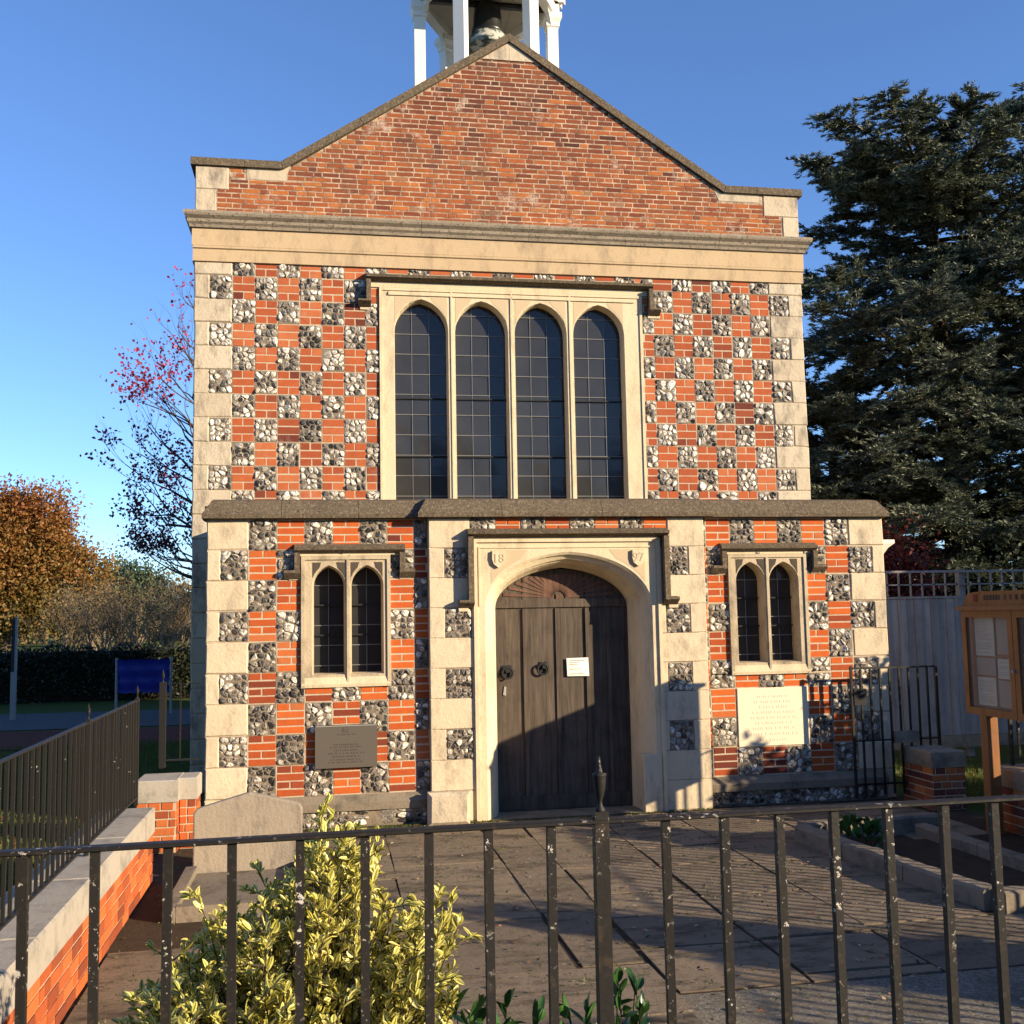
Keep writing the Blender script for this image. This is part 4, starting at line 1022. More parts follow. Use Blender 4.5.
# near railing: bar marks measured at px 97,165,... -> x = .896 + .1155 k ; post at x 1.807
railing('iron_railing', 'black iron railing with chipped paint and urn finial across the foreground', (-.26, -8.7, 0), (7.55, -8.7, 0), .62, 1.664, .1157, .0158, [.02, 2.067, 4.37, 6.9], 'iron', first=1.156 - .1157 * 9 , pw=.027, rail=.017, fs=.88)
railing('iron_railing', 'long black iron railing standing on the low wall at left', (-.20, -8.62, 0), (-.20, -1.70, 0), .64, 1.415, .1157, .017, [.75, 2.9, 5.12, 6.9], 'iron2', fs=.85, pw=.028)
rr_ = railing('iron_railing', 'short rail panel with one bar on the left gate pier', (-.185, -.46, 0), (.13, -.46, 0), .76, 1.462, .155, .012, [0.0], 'iron2', fs=1.0, pw=.055, rail=.012)
railing('iron_railing', 'black iron railing on the brick wall behind the notice board', (7.55, -8.62, 0), (7.55, -1.66, 0), .62, 1.43, .1157, .019, [.2, 2.4, 4.6, 6.94], 'iron2', fs=.85, pw=.030)
# iron gate standing open near the chapel right corner
GT = thing('iron_gate', (7.2, -.30, .1), 'open black iron gate with latch box against the chapel right corner', 'gate')
def bx(name, x0, x1, z0, z1, y=-.30, t=.012, par=None, mat='iron2'):
    m_ = MB(); m_.box(x0, x1, y - t, y + t, z0, z1); return m_.build(name, mat, par or GT)
bx('frame', 6.69, 6.715, .07, 1.425); bx('frame', 7.66, 7.685, .10, 1.40); bx('rail', 6.716, 7.66, 1.392, 1.412); bx('rail', 6.716, 7.66, .20, .218); bx('rail', 6.716, 7.66, .645, .66)
for k in range(1, 9): bx('bar', 6.70 + k * .1085 - .008, 6.70 + k * .1085 + .008, .10, 1.39)
lb = bx('latch_box', 6.72, 6.86, 1.02, 1.19, -.30, .02); bx('latch_plate', 7.15, 7.42, .62, .74, -.31, .03, None, 'kerb')
# ------------------------------------------------------------------ notice board
NB = thing('notice_board', (7.19, -2.4, 0), 'glazed wooden notice board on orange posts beside the right wall', 'notice board')
def nb(name, x0, x1, y0, y1, z0, z1, mat='board_wood', par=None):
    m_ = MB(); m_.box(x0, x1, y0, y1, z0, z1, random.random()); return m_.build(name, mat, par or NB)
Y0, Y1 = -3.14, -1.66; YM = (Y0 + Y1) / 2; BZ0, BZ1 = 1.05, 1.995
nb('back_panel', 7.20, 7.24, Y0 + .002, Y1 - .002, BZ0 + .002, BZ1 - .002)
nb('post', 7.125, 7.235, -1.96, -1.86, 0, BZ0 - .002); nb('post', 7.125, 7.235, -2.98, -2.88, 0, BZ0 - .002)
m_ = MB(); m_.add([(7.09, Y0 - .03, 1.997), (7.27, Y0 - .03, 1.997), (7.27, Y1 + .03, 1.997), (7.09, Y1 + .03, 1.997), (7.09, Y0 - .03, 2.03), (7.27, Y0 - .03, 2.03), (7.27, Y1 + .03, 2.03), (7.09, Y1 + .03, 2.03)], [(3, 2, 1, 0), (4, 5, 6, 7), (0, 1, 5, 4), (1, 2, 6, 5), (2, 3, 7, 6), (3, 0, 4, 7)])
m_.build('cap', 'board_wood', NB)
m_ = MB(); yy = [(Y1 + .0, 2.032), (Y1 - .10, 2.15), (Y1 - .28, 2.165), (Y0 + .28, 2.165), (Y0 + .10, 2.15), (Y0, 2.032)]
m_.add([(7.14, a_, b_) for a_, b_ in yy] + [(7.18, a_, b_) for a_, b_ in yy], [tuple(range(6)), tuple(range(11, 5, -1))] + [(i, 6 + i, 6 + (i + 1) % 6, (i + 1) % 6) for i in range(6)]); cr = m_.build('header_board', 'board_wood', NB)
m_ = MB(); random.seed(9)
y = Y1 - .34
while y > Y0 + .34:
    l_ = random.uniform(.022, .034); m_.box(7.136, 7.139, y - l_, y, 2.085, 2.13); y -= l_ + random.choice((.014, .014, .05))
cr = join([cr, m_.build('carved_heading', 'oak', NB)], 'header_board')
m_ = MB(); m_.box(7.135, 7.139, Y1 - .25, Y1 - .19, 2.07, 2.14); m_.build('emblem', 'redink', cr)
for a_, b_ in ((YM + .004, Y1), (Y0, YM - .004)):
    m_ = MB(); f_ = .065
    for q in ((a_, b_, BZ0, BZ0 + f_), (a_, b_, BZ1 - f_, BZ1), (a_, a_ + f_, BZ0 + f_, BZ1 - f_), (b_ - f_, b_, BZ0 + f_, BZ1 - f_)): m_.box(7.125, 7.165, q[0], q[1], q[2], q[3], random.random() * .5)
    dr = m_.build('door', 'board_wood', NB)
    m_ = MB(); m_.add([(7.148, a_ + f_, BZ0 + f_), (7.148, b_ - f_, BZ0 + f_), (7.148, b_ - f_, BZ1 - f_), (7.148, a_ + f_, BZ1 - f_)], [(0, 1, 2, 3)]); m_.build('glass', 'cglass', dr)
    lay = [(.02, .30, .48, .84, 'paper2'), (.34, .62, .50, .84, 'paper3'), (.02, .30, .30, .46, 'paper3'), (.33, .60, .28, .46, 'paper2'), (.02, .29, .02, .28, 'paper2'), (.33, .60, .02, .26, 'paper3')]
    for i_, (u0, u1, v0, v1, mt_) in enumerate(lay):
        yb_ = b_ - f_ - .01; z_ = BZ0 + f_
        m_ = MB(); xx_ = 7.192; m_.box(xx_ - .002, 7.198, yb_ - u1, yb_ - u0, z_ + v0 * .97, z_ + v1 * .97); po = m_.build('poster', mt_, NB)
        m_ = MB(); z__ = z_ + v1 * .97 - .03
        while z__ > z_ + v0 * .97 + .02:
            e_ = random.uniform(.02, .12); m_.box(xx_ - .0035, xx_ - .0022, yb_ - u1 + e_, yb_ - u0 - .02, z__ - .004, z__); z__ -= random.choice((.016, .02, .035))
        join([po, m_.build('print', 'ink', NB)], 'poster')
m_ = MB(); m_.tube([(7.12, YM, 1.47), (7.10, YM, 1.47)], .014, 10); m_.tube([(7.105, YM, 1.47), (7.10, YM - .03, 1.45)], .006, 6); m_.build('handle', 'grey_post', NB)

# ------------------------------------------------------------------ graves and kerbs
HS = MB(); random.seed(61)
hx0, hx1, hy = .245, 1.10, -1.78
pts = [(hx0, -.02), (hx1, -.02), (hx1, .50), (hx1 - .015, .535), (hx1 - .05, .555)] + [(.68, .648)] + [(hx0 + .05, .545), (hx0 + .015, .53), (hx0, .50)]
HS.prism(pts, hy, hy + .09, .5)
hs = HS.build('headstone', 'grave'); bpy.context.view_layer.update()
hs.location = (.67, hy, 0); hs.data.transform(Matrix.Translation((-.67, -hy, 0))); hs.rotation_euler = (R_(-3), 0, 0)
_tag(hs, 'weathered grey headstone with shallow gabled top beside the left wall', 'headstone')
bv = hs.modifiers.new('b', 'BEVEL'); bv.width = .012; bv.segments = 2
GK = thing('grave_surround', (.66, -3.0, 0), 'low stone kerb framing the grave in front of the headstone', 'grave kerb')
for a_ in ((.20, .28, -3.0, -1.80), (1.05, 1.13, -3.0, -1.80), (.285, 1.045, -3.0, -2.91)):
    m_ = MB(); m_.box(a_[0], a_[1], a_[2], a_[3], -.02, .10, .5, .004); m_.build('kerb_stone', 'kerb', GK)
m_ = MB(); m_.box(.285, 1.045, -2.905, -1.80, -.02, .045, .8); m_.build('ledger_slab', 'kerb', GK)
BK = thing('flower_bed_kerb', (6.0, -2.8, 0), 'worn stone kerb round the empty planting bed at right', 'kerb')
def kerb(pts, h=.14, w_=.15):
    for (a_, b_) in zip(pts, pts[1:]):
        A_, B_ = Vector((*a_, 0)), Vector((*b_, 0)); d = (B_ - A_).normalized(); n_ = Vector((-d.y, d.x, 0)) * w_ / 2
        m_ = MB(); L = (B_ - A_).length; k = 8; vs = []
        for i in range(k + 1):
            c = A_ + d * (.004 + (L - .008) * i / k); q = random.uniform(-.006, .006)
            for s_, z_ in ((-1, -.02), (-1, h - .02 + q), (-.75, h + q), (.75, h + q), (1, h - .02 + q), (1, -.02)): vs.append((c.x + n_.x * s_, c.y + n_.y * s_, z_))
        m_.add(vs, [(i * 6 + j, i * 6 + j + 1, (i + 1) * 6 + j + 1, (i + 1) * 6 + j) for i in range(k) for j in range(5)] + [tuple(range(5, -1, -1)), tuple(k * 6 + j for j in range(6))]); m_.build('kerb_stone', 'kerb', BK)
kerb([(5.43, -1.72), (5.50, -2.45), (5.60, -3.20), (5.72, -4.02)]); kerb([(5.73, -4.06), (6.30, -4.02), (6.9, -3.98)]); kerb([(5.46, -1.63), (6.15, -1.60), (6.85, -1.55)])
kerb([(6.55, -1.75), (6.60, -2.6), (6.66, -3.9)], .10, .12)

# ------------------------------------------------------------------ vegetation
def leaf_mesh(name, P, D, L, W, mat, parent=None, rnd=None, fold=.25, N=None):
    """many small two-quad leaves: P centres, D directions, L lengths, W widths"""
    n = len(P); D = D / np.linalg.norm(D, axis=1, keepdims=True)
    if N is None: N = RNG.normal(size=(n, 3))
    S = np.cross(D, N); S /= np.linalg.norm(S, axis=1, keepdims=True) + 1e-9; U = np.cross(S, D)
    L = np.broadcast_to(L, n)[:, None]; W = np.broadcast_to(W, n)[:, None]
    a = P - D * L * .5; b = P + D * L * .5; m1 = P + S * W * .5 + U * W * fold; m2 = P - S * W * .5 + U * W * fold
    V = np.stack([a, m1, b, m2], 1).reshape(-1, 3); i = np.arange(n)[:, None] * 4
    F = np.concatenate([i + 0, i + 1, i + 2, i + 3], 1)
    return np_mesh(name, V, F, mat, parent, RNG.random(n) if rnd is None else rnd)
def rand_dirs(n): 
    d = RNG.normal(size=(n, 3)); return d / np.linalg.norm(d, axis=1, keepdims=True)
def branch_tree(mb, p, d, L, r, depth, tips, spread=.6, up=.15, seg=4, kids=(2, 4), shrink=.68, gravity=0, allp=None):
    pts = [Vector(p)]; d = Vector(d).normalized(); rad = [r]
    for i in range(seg):
        d = (d + Vector([random.gauss(0, .14), random.gauss(0, .14), random.gauss(0, .10) + up * .3 - gravity])).normalized()
        pts.append(pts[-1] + d * L / seg); rad.append(r * (1 - .5 * (i + 1) / seg))
    mb.tube(pts, rad, 6 if depth > 2 else (4 if depth > 0 else 3), False)
    if allp is not None and depth <= 1: allp += [(q, d.copy()) for q in pts[1:]]
    if depth == 0: tips.append((pts[-1], d)); return
    for k in range(random.randint(*kids)):
        i = random.randint(max(1, seg - 2), seg) if k else seg
        i = random.randint(1, seg) if k > 1 else i
        ax = Vector([random.gauss(0, 1), random.gauss(0, 1), random.gauss(0, .6) + up]).normalized()
        nd = (d * (1 - spread * random.uniform(.6, 1.1)) + ax * spread).normalized()
        branch_tree(mb, pts[i], nd, L * shrink * random.uniform(.8, 1.15), rad[i] * .72, depth - 1, tips, spread, up, seg, kids, shrink, gravity, allp)

# variegated shrub
def shrub_leaves(name, tips, nper, L, W, mat, par, spread=.07):
    """cupped leaves in whorls with an 'edge' value for the pale margin"""
    P = []; D = []
    for (p, d) in tips:
        for k in range(nper):
            q = Vector([random.gauss(0, 1) for _ in range(3)]); dd = (Vector(d) * .9 + q * .55 + Vector((0, 0, .25))).normalized()
            back = random.random() ** 1.5 * spread
            P.append(Vector(p) - Vector(d) * back + dd * L * .45); D.append(dd)
    n = len(P); P = np.array([tuple(v) for v in P]); D = np.array([tuple(v) for v in D])
    N = rand_dirs(n) * .7 + np.array([0, -.2, 1.0]); S = np.cross(D, N); S /= np.linalg.norm(S, axis=1, keepdims=True) + 1e-9; U = np.cross(S, D)
    ls = RNG.uniform(.45, 1.3, n) * L; ws = RNG.uniform(.6, 1.2, n) * W; cur = RNG.uniform(-.35, .5, n)
    rows = [(-.5, .10), (-.22, .75), (.1, 1.0), (.36, .62), (.5, .06)]; V = []; E_ = []
    for t, wv in rows:
        for sx in (-1, 0, 1):
            lift = (abs(sx) * .22 * ws * wv + cur * ls * (.25 - t * t) * 1.0)
            V.append(P + D * (t * ls)[:, None] + S * (sx * wv * ws * .5)[:, None] + U * lift[:, None]); E_.append(np.full(n, 1.0 if sx else .0))
    V = np.stack(V, 1).reshape(-1, 3); E_ = np.stack(E_, 1).reshape(-1)
    base = np.arange(n)[:, None] * 15; q = []
    for r in range(4):
        for c in range(2): a = r * 3 + c; q.append(np.concatenate([base + a, base + a + 1, base + a + 4, base + a + 3], 1))
    F = np.stack(q, 1).reshape(-1, 4); rn = np.repeat(RNG.random(n), 8)
    return np_mesh(name, V, F, mat, par, rn, E_)
random.seed(71); RNG = np.random.default_rng(71)
SB = thing('variegated_shrub', (1.25, -7.2, .32), 'bushy shrub with yellow edged green leaves behind the foreground railing', 'shrub')
st = MB(); tips = []
def shoot(x0, y0, x1, y1, z1, n=10, r=.006):
    pts = []; 
    for i in range(n + 1):
        t = i / n; pts.append(Vector((x0 + (x1 - x0) * t ** 1.2 + random.gauss(0, .006), y0 + (y1 - y0) * t ** 1.2 + random.gauss(0, .006), .32 + (z1 - .32) * t)))
    st.tube(pts, [r * (1.2 - t / n) for t in range(n + 1)], 5, False)
    for i in range(2, n + 1):
        d = (pts[i] - pts[i - 1]).normalized(); tips.append((pts[i], d))
        if i > 2 and random.random() < .9:
            ax = Vector([random.gauss(0, 1), random.gauss(0, 1), .5]).normalized(); e_ = pts[i] + ax * random.uniform(.04, .13); st.tube([pts[i], e_], [.003, .0015], 4, False); tips.append((e_, ax))
# crown outline read as (x, top height): tall in the middle, low arm to the right
outl = [(.72, .86), (.78, .98), (.86, 1.06), (.94, 1.08), (1.02, 1.12), (1.10, 1.20), (1.20, 1.34), (1.28, 1.40), (1.36, 1.36), (1.44, 1.29), (1.50, 1.13), (1.58, 1.10), (1.64, 1.14), (1.70, 1.08)]
for k in range(260):
    x1 = random.uniform(.71, 1.69); zt = np.interp(x1, [o_[0] for o_ in outl], [o_[1] for o_ in outl]); y1 = random.gauss(-7.18, .17)
    zt = .45 + (zt - .45) * (1 - .6 * random.random() ** 2.0) * (1 - .3 * min(1, abs(y1 + 7.18) / .45))
    shoot(1.22 + (x1 - 1.22) * .45 + random.gauss(0, .03), -7.18 + (y1 + 7.18) * .4, x1, y1, zt, random.randint(5, 8))
shoot(1.25, -7.2, 1.27, -7.2, 1.43, 10); shoot(1.3, -7.2, 1.38, -7.25, 1.38, 10); shoot(1.1, -7.2, .90, -7.2, 1.20, 9)
st.build('stem', 'bark', SB)
shrub_leaves('foliage', tips, 11, .042, .0165, 'vleaf', SB, .07)
# green broad-leaved plants at the railing foot
def broad(name, c, rx, ry, h, n, L, W, mat, label, cat, z0=.32, group=None):
    t = thing(name, (c[0], c[1], z0), label, cat, group); m_ = MB(); tp = []
    for k in range(n):
        a_ = random.uniform(0, 6.28); r_ = math.sqrt(random.random()); e_ = Vector((c[0] + rx * r_ * math.cos(a_), c[1] + ry * r_ * math.sin(a_), z0 + h * (1 - .5 * r_ * r_) * random.uniform(.55, 1)))
        b_ = Vector((c[0] + (e_.x - c[0]) * .5, c[1] + (e_.y - c[1]) * .5, z0)); m_.tube([b_, (b_ + e_) / 2 + Vector((0, 0, .02)), e_], [.004, .003, .002], 4, False); tp.append((e_, (e_ - b_).normalized()))
    m_.build('stem', 'bark', t); shrub_leaves('foliage', tp, 5, L, W, mat, t, .05); return t
broad('evergreen_plant', (1.80, -7.15), .30, .16, .50, 46, .085, .034, 'laurel', 'low plant with broad glossy green leaves at the railing foot', 'plant')
broad('evergreen_plant', (2.22, -7.10), .26, .16, .50, 44, .085, .032, 'laurel', 'glossy green leafy plant right of the railing post', 'plant')
broad('bed_plant', (5.82, -2.05), .20, .22, .24, 16, .12, .07, 'laurel', 'small green plant in the kerbed bed at right', 'plant', 0)
g = MB(); g.box(-.04, 3.3, -8.5, -6.75, -.01, .32); _tag(g.build('planting_bed', 'soil'), kind='structure')

# cedar -------------------------------------------------------------
def cedar(loc, H, spread, label, seed, nb=60, lowest=.06, lean=0, dens=1.0, group='dark cedars beyond the fence', side=None):
    random.seed(seed); rg = np.random.default_rng(seed)
    t = thing('cedar_tree', loc, label, 'tree', group); x, y, z0 = loc
    tk = MB(); pts = [(x + lean * q * q + random.gauss(0, .08), y, z0 + H * .97 * q) for q in np.linspace(0, 1, 10)]; tk.tube(pts, [.42 * (1 - .9 * q) + .02 for q in np.linspace(0, 1, 10)], 10)
    tk.build('trunk', 'bark_dk', t)
    bm_ = MB(); P = []; D = []; 
    for k in range(nb):
        q = lowest + (1 - lowest) * (k + random.random()) / nb; hz = z0 + H * q
        a_ = random.uniform(0, 2 * math.pi)
        Lb = spread * (1.02 - .45 * (max(0, q - .6) / .4) ** 2) * random.uniform(.55, 1.12)
        cx = x + lean * q * q; d = Vector((math.cos(a_), math.sin(a_), 0)); rise = random.uniform(-.05, .50) * (1 + q)
        n = 9; bp_ = []
        for i in range(n + 1):
            s_ = i / n; bp_.append(Vector((cx, y, hz)) + d * Lb * s_ + Vector((random.gauss(0, .05), random.gauss(0, .05), Lb * (rise * s_ - (.30 + .1 * (1 - q)) * s_ * s_))))
        bm_.tube(bp_, [.09 * (1 - .85 * i / n) * (1.2 - q * .6) for i in range(n + 1)], 5, False)
        # flat sprays along the branch
        for i in range(2, n + 1):
            for s_ in range(int(6 * dens)):
                sd = random.choice((-1, 1)); sl = Lb * random.uniform(.10, .30) * (1.15 - .5 * i / n)
                dd = (d * random.uniform(.2, 1.0) + Vector((-d.y, d.x, 0)) * sd * random.uniform(.4, 1.1) + Vector((0, 0, random.uniform(-.42, .45)))).normalized()
                b0 = bp_[i - 1].lerp(bp_[i], random.random()); m = int(9 * dens) + 3
                bm_.tube([b0, b0 + dd * sl + Vector((0, 0, -.08 * sl))], [.016, .006], 3, False)
                for j in range(m):
                    u = (j + .5) / m; c = b0 + dd * sl * u + Vector((random.gauss(0, .05), random.gauss(0, .05), random.gauss(0, .03) - .08 * sl * u * u))
                    for q_ in range(8):
                        v = dd * random.uniform(.3, 1) + Vector((random.gauss(0, .55), random.gauss(0, .55), random.uniform(-.25, .45))); P.append(c + v * .05); D.append(v)
    bm_.build('branches', 'bark_dk', t)
    P = np.array([tuple(v) for v in P]); D = np.array([tuple(v) for v in D]); n = len(P)
    leaf_mesh('foliage', P, D, rg.uniform(.10, .20, n), rg.uniform(.020, .034, n), 'needle', t, rg.random(n) ** 1.6)
    return t
cedar((16.1, 12.0, 0), 12.9, 4.75, 'huge dark cedar with layered branches just right of the chapel', 81, 150, .10, -.4, 1.15)
cedar((20.4, 11.6, 0), 13.9, 4.4, 'taller cedar cut by the right edge of the view', 82, 105, .12, 0, 1.0)
cedar((13.6, 13.4, 0), 7.0, 3.2, 'lower cedar bough mass right behind the chapel corner', 83, 75, .08, 0, 1.05)

def crown_points(lobes, n, rg, shell=.55, lump=.22):
    vol = np.array([l[3] * l[4] * l[5] for l in lobes]); idx = rg.choice(len(lobes), n, p=vol / vol.sum()); Lb = np.array(lobes)[idx]
    d = rg.normal(size=(n, 3)); d /= np.linalg.norm(d, axis=1, keepdims=True)
    ph = rg.uniform(0, 6, 3); f = 1 + lump * np.sin(d[:, 0] * 6 + ph[0] + idx) * np.sin(d[:, 2] * 7 + ph[1]) + lump * .6 * np.sin(d[:, 1] * 11 + d[:, 2] * 9 + ph[2] + idx * 2)
    r = (shell + (1 - shell) * rg.random(n)) * f
    return Lb[:, :3] + d * r[:, None] * Lb[:, 3:6], d
def leafy(name, loc, lobes, n, L, mat, label, cat, seed, trunk=None, rndf=None, group=None, limbs=8, clump=0, W=.6, bark='bark'):
    rg = np.random.default_rng(seed); random.seed(seed); t = thing(name, loc, label, cat, group)
    if clump:
        C_, _ = crown_points(lobes, clump, rg, .35); k = rg.integers(0, clump, n); P = C_[k] + rg.normal(size=(n, 3)) * (L * 1.9); 
        tone = rg.random(clump)[k]
    else: P, _ = crown_points(lobes, n, rg); tone = rg.random(n)
    if trunk:
        m_ = MB(); r_, h_ = trunk; top = Vector((loc[0], loc[1], loc[2] + h_)); m_.tube([Vector(loc), Vector(loc).lerp(top, .5) + Vector((.05, 0, 0)), top], [r_ * 1.25, r_, r_ * .8], 10, False)
        m_.build('trunk', bark, t); lb = MB()
        for l_ in lobes:
            for k in range(limbs // 2 + 1):
                e_ = Vector(l_[:3]) + Vector([random.uniform(-.7, .7) * l_[3 + q] for q in range(3)]); mid = top.lerp(e_, .5) + Vector((random.gauss(0, .1), random.gauss(0, .1), .1)) * l_[3]
                lb.tube([top, mid, e_], [r_ * .45, r_ * .25, r_ * .08], 6, False)
        lb.build('branches', bark, t)
    rn = np.clip(tone * .6 + rg.random(n) * .4, 0, 1) if rndf is None else rndf(P, tone, rg)
    leaf_mesh('foliage', P, rg.normal(size=(n, 3)), rg.uniform(.7, 1.3, n) * L, rg.uniform(.7, 1.3, n) * L * W, mat, t, rn); return t
# autumn oak on the far left, seen some 60 m off
zf = lambda P, tone, rg: np.clip((P[:, 2] - 1.0) / 9.5 * .75 + (tone - .5) * .45 + rg.normal(size=len(P)) * .10, 0, 1)
leafy('autumn_oak', (-16.6, 53.5, 0), [(-17.0, 53.5, 5.8, 3.4, 3.4, 3.3), (-14.8, 53, 6.9, 2.3, 2.2, 2.2), (-18.5, 54, 7.2, 3.0, 3, 2.6), (-12.9, 53, 4.9, 2.0, 2.0, 1.7), (-12.4, 52.6, 3.2, 2.0, 1.9, 1.6), (-14.2, 52, 3.4, 2.0, 2.2, 1.8), (-20.5, 53, 4.6, 3.0, 3, 3), (-16.3, 53, 8.7, 1.3, 1.4, 1.2), (-14.3, 53, 5.2, 2.0, 2, 1.8), (-16.5, 52, 3.0, 2.4, 2, 1.9)], 90000, .22, 'oakleaf', 'large round oak in orange and brown autumn leaf at far left', 'tree', 91, (.35, 3.0), zf, None, 8, 2600)
# purple-red sparse tree just behind the chapel
random.seed(95); RT = thing('red_leaved_tree', (-.55, 15.2, 0), 'half bare tree with crimson leaves reaching out behind the chapel left side', 'tree')
m_ = MB(); tp = []; allp = []
m_.tube([(-.55, 15.2, 0), (-.5, 15.25, 2.2), (-.6, 15.2, 5.2), (-.5, 15.2, 9.2)], [.2, .17, .12, .03], 8, False); m_.build('trunk', 'bark', RT)
m_ = MB()
for z_, dx, dz, L_ in [(2.9, -1, .10, 1.9), (3.4, -.8, .30, 1.7), (3.9, -1, .22, 2.0), (4.4, -.9, .45, 1.9), (4.9, -1, .50, 1.9), (5.4, -.9, .35, 1.8), (5.9, -1, .6, 1.8), (6.5, -.8, .55, 1.7), (7.0, -.9, .75, 1.6), (7.6, -.7, .8, 1.5), (8.2, -.6, 1.0, 1.3), (3.2, -.3, .6, 1.7), (5.0, .6, .6, 1.8), (6.2, .8, .7, 1.7), (7.4, .5, .9, 1.5), (4.2, .9, .4, 1.8), (8.8, -.2, 1, 1.2), (3.6, -.6, -.05, 1.9), (2.7, -.9, .05, 1.5)]:
    for s_ in (0, 1): branch_tree(m_, (-.55, 15.2, z_ + s_ * .2), (dx, random.uniform(-.7, .5), dz), L_ * 1.02, .05, 4, tp, .42, .22, 4, (2, 3), .60, 0, allp)
m_.build('branches', 'bark', RT)
P = []; 
for (p, d) in tp + allp:
    hz = p.z; dens = 1.0 if hz < 4.8 else (.7 if hz < 6.2 else (.45 if 6.8 < hz < 8.6 else .06))
    for _ in range(int(dens) + (random.random() < dens % 1)):
        P.append((p.x + random.gauss(0, .07), p.y + random.gauss(0, .07), p.z + random.gauss(0, .07)))
P = np.array(P); n = len(P); rg = np.random.default_rng(3); leaf_mesh('foliage', P, rg.normal(size=(n, 3)), rg.uniform(.07, .12, n), rg.uniform(.045, .085, n), 'redleaf', RT, np.clip((P[:, 2] - 2.8) / 5 + rg.normal(size=n) * .2, 0, 1))  # leaf colour darkens downward, painting shade on the lower crown and sun on top
# bare twiggy bushes and pine in the gap
def twiggy(loc, H, W_, label, seed, n=16, mat='twig'):
    random.seed(seed); t = thing('bare_bush', loc, label, 'bush', 'bare bushes beyond the hedge'); m_ = MB(); tp = []; ap = []
    for k in range(n):
        a_ = random.uniform(0, 6.28); branch_tree(m_, (loc[0] + random.gauss(0, W_ * .2), loc[1] + random.gauss(0, W_ * .2), loc[2]), (math.cos(a_) * .6, math.sin(a_) * .6, 1), H * .42, .05, 3, tp, .45, .35, 3, (3, 4), .66, 0, ap)
    m_.build('branches', mat, t); P = np.array([tuple(p) for p, d in ap if random.random() < .5]); rg = np.random.default_rng(seed); q = len(P)
    leaf_mesh('foliage', P + rg.normal(size=(q, 3)) * .15, rg.normal(size=(q, 3)), rg.uniform(.08, .16, q), rg.uniform(.05, .1, q), 'greyleaf', t); return t
twiggy((-7.6, 36.5, 0), 4.4, 3.0, 'pale bare twiggy bush between the oak and the chapel', 101, 22)
twiggy((-5.0, 33.5, 0), 4.4, 2.6, 'brown twiggy bush close behind the chapel left side', 102, 22)
twiggy((-9.8, 41.0, 0), 3.8, 3.0, 'low grey twiggy bush beside the oak tree', 103, 20)
leafy('pine_tree', (-14.2, 75, 0), [(-14.6, 75, 5.0, 2.4, 2, 1.6), (-12.6, 75, 4.6, 2.2, 2, 1.4), (-13.4, 75, 3.2, 3.0, 2, 1.5)], 9000, .28, 'pineleaf', 'distant dark green pine in the gap right of the oak', 'tree', 104, (.25, 3), None, None, 6, 500)
leafy('distant_trees', (-6, 90, 0), [(-8 - 5 * k, 92 + 3 * math.sin(k), 2.4, 4, 3, 1.9 + .5 * math.sin(k * 2.1)) for k in range(10)], 26000, .5, 'greyleaf', 'hazy line of brown trees on the horizon at left', 'trees', 105, None, None, None, 0, 1400)
_o = [o for o in bpy.data.objects if o.name.startswith('distant_trees')][0]; _o['kind'] = 'stuff'
# hedge along the road
rg = np.random.default_rng(111); HG = thing('hedge', (-12, 19, 0), 'dark clipped hedge running behind the road at left', 'hedge')
n = 42000; u = rg.random(n); P = np.stack([-27 + u * 27.6, 18.6 - .12 * (-27 + u * 27.6 + .0) * 0 + rg.uniform(-.55, .55, n), rg.random(n) ** .8 * 1.38], 1)
P[:, 2] += .06 * np.sin(P[:, 0] * 3.1) + .05 * np.sin(P[:, 0] * 7.7); fr_ = rg.random(n) < .6; P[fr_, 1] = 18.05 + rg.normal(size=fr_.sum()) * .10
leaf_mesh('foliage', P, rg.normal(size=(n, 3)), rg.uniform(.06, .12, n), rg.uniform(.04, .07, n), 'dkleaf', HG, rg.random(n) ** 1.5)
m_ = MB(); m_.box(-27, .6, 18.3, 18.9, 0, 1.25); m_.build('inner_twigs', 'bark_dk', HG)
# blue tarpaulin, posts, marker post
TP = thing('blue_banner', (-2.35, 13.6, 0), 'bright blue sheet strung between grey posts in front of the hedge', 'banner')
m_ = MB(); nx_, nz_ = 18, 8; vs = []
for j in range(nz_ + 1):
    for i in range(nx_ + 1): vs.append((-3.17 + 1.08 * i / nx_, 13.6 + .03 * math.sin(i * .9 + j * .5) + .02 * math.sin(j * 2.1), .46 + .72 * j / nz_ + .012 * math.sin(i * 1.7)))
m_.add(vs, [(j * (nx_ + 1) + i, j * (nx_ + 1) + i + 1, (j + 1) * (nx_ + 1) + i + 1, (j + 1) * (nx_ + 1) + i) for j in range(nz_) for i in range(nx_)]); m_.build('sheet', 'blue', TP, True)
for xx in (-3.19, -2.05, -1.30): m_ = MB(); m_.tube([(xx, 13.62, 0), (xx, 13.62, 1.22)], .028, 8); m_.build('post', 'grey_post', TP)
MP = thing('marker_post', (-5.25, 13.2, 0), 'tall pale post with a dark upper half by the road at far left', 'post')
m_ = MB(); m_.box(-5.22, -5.12, 13.15, 13.25, 0, 1.0); m_.build('lower_post', 'grey_post', MP); m_ = MB(); m_.box(-5.22, -5.155, 13.15, 13.25, 1.002, 2.12); m_.build('sign_edge', 'dark_post', MP); m_ = MB(); m_.box(-5.152, -5.12, 13.15, 13.25, 1.002, 2.14); m_.build('upper_post', 'grey_post', MP)
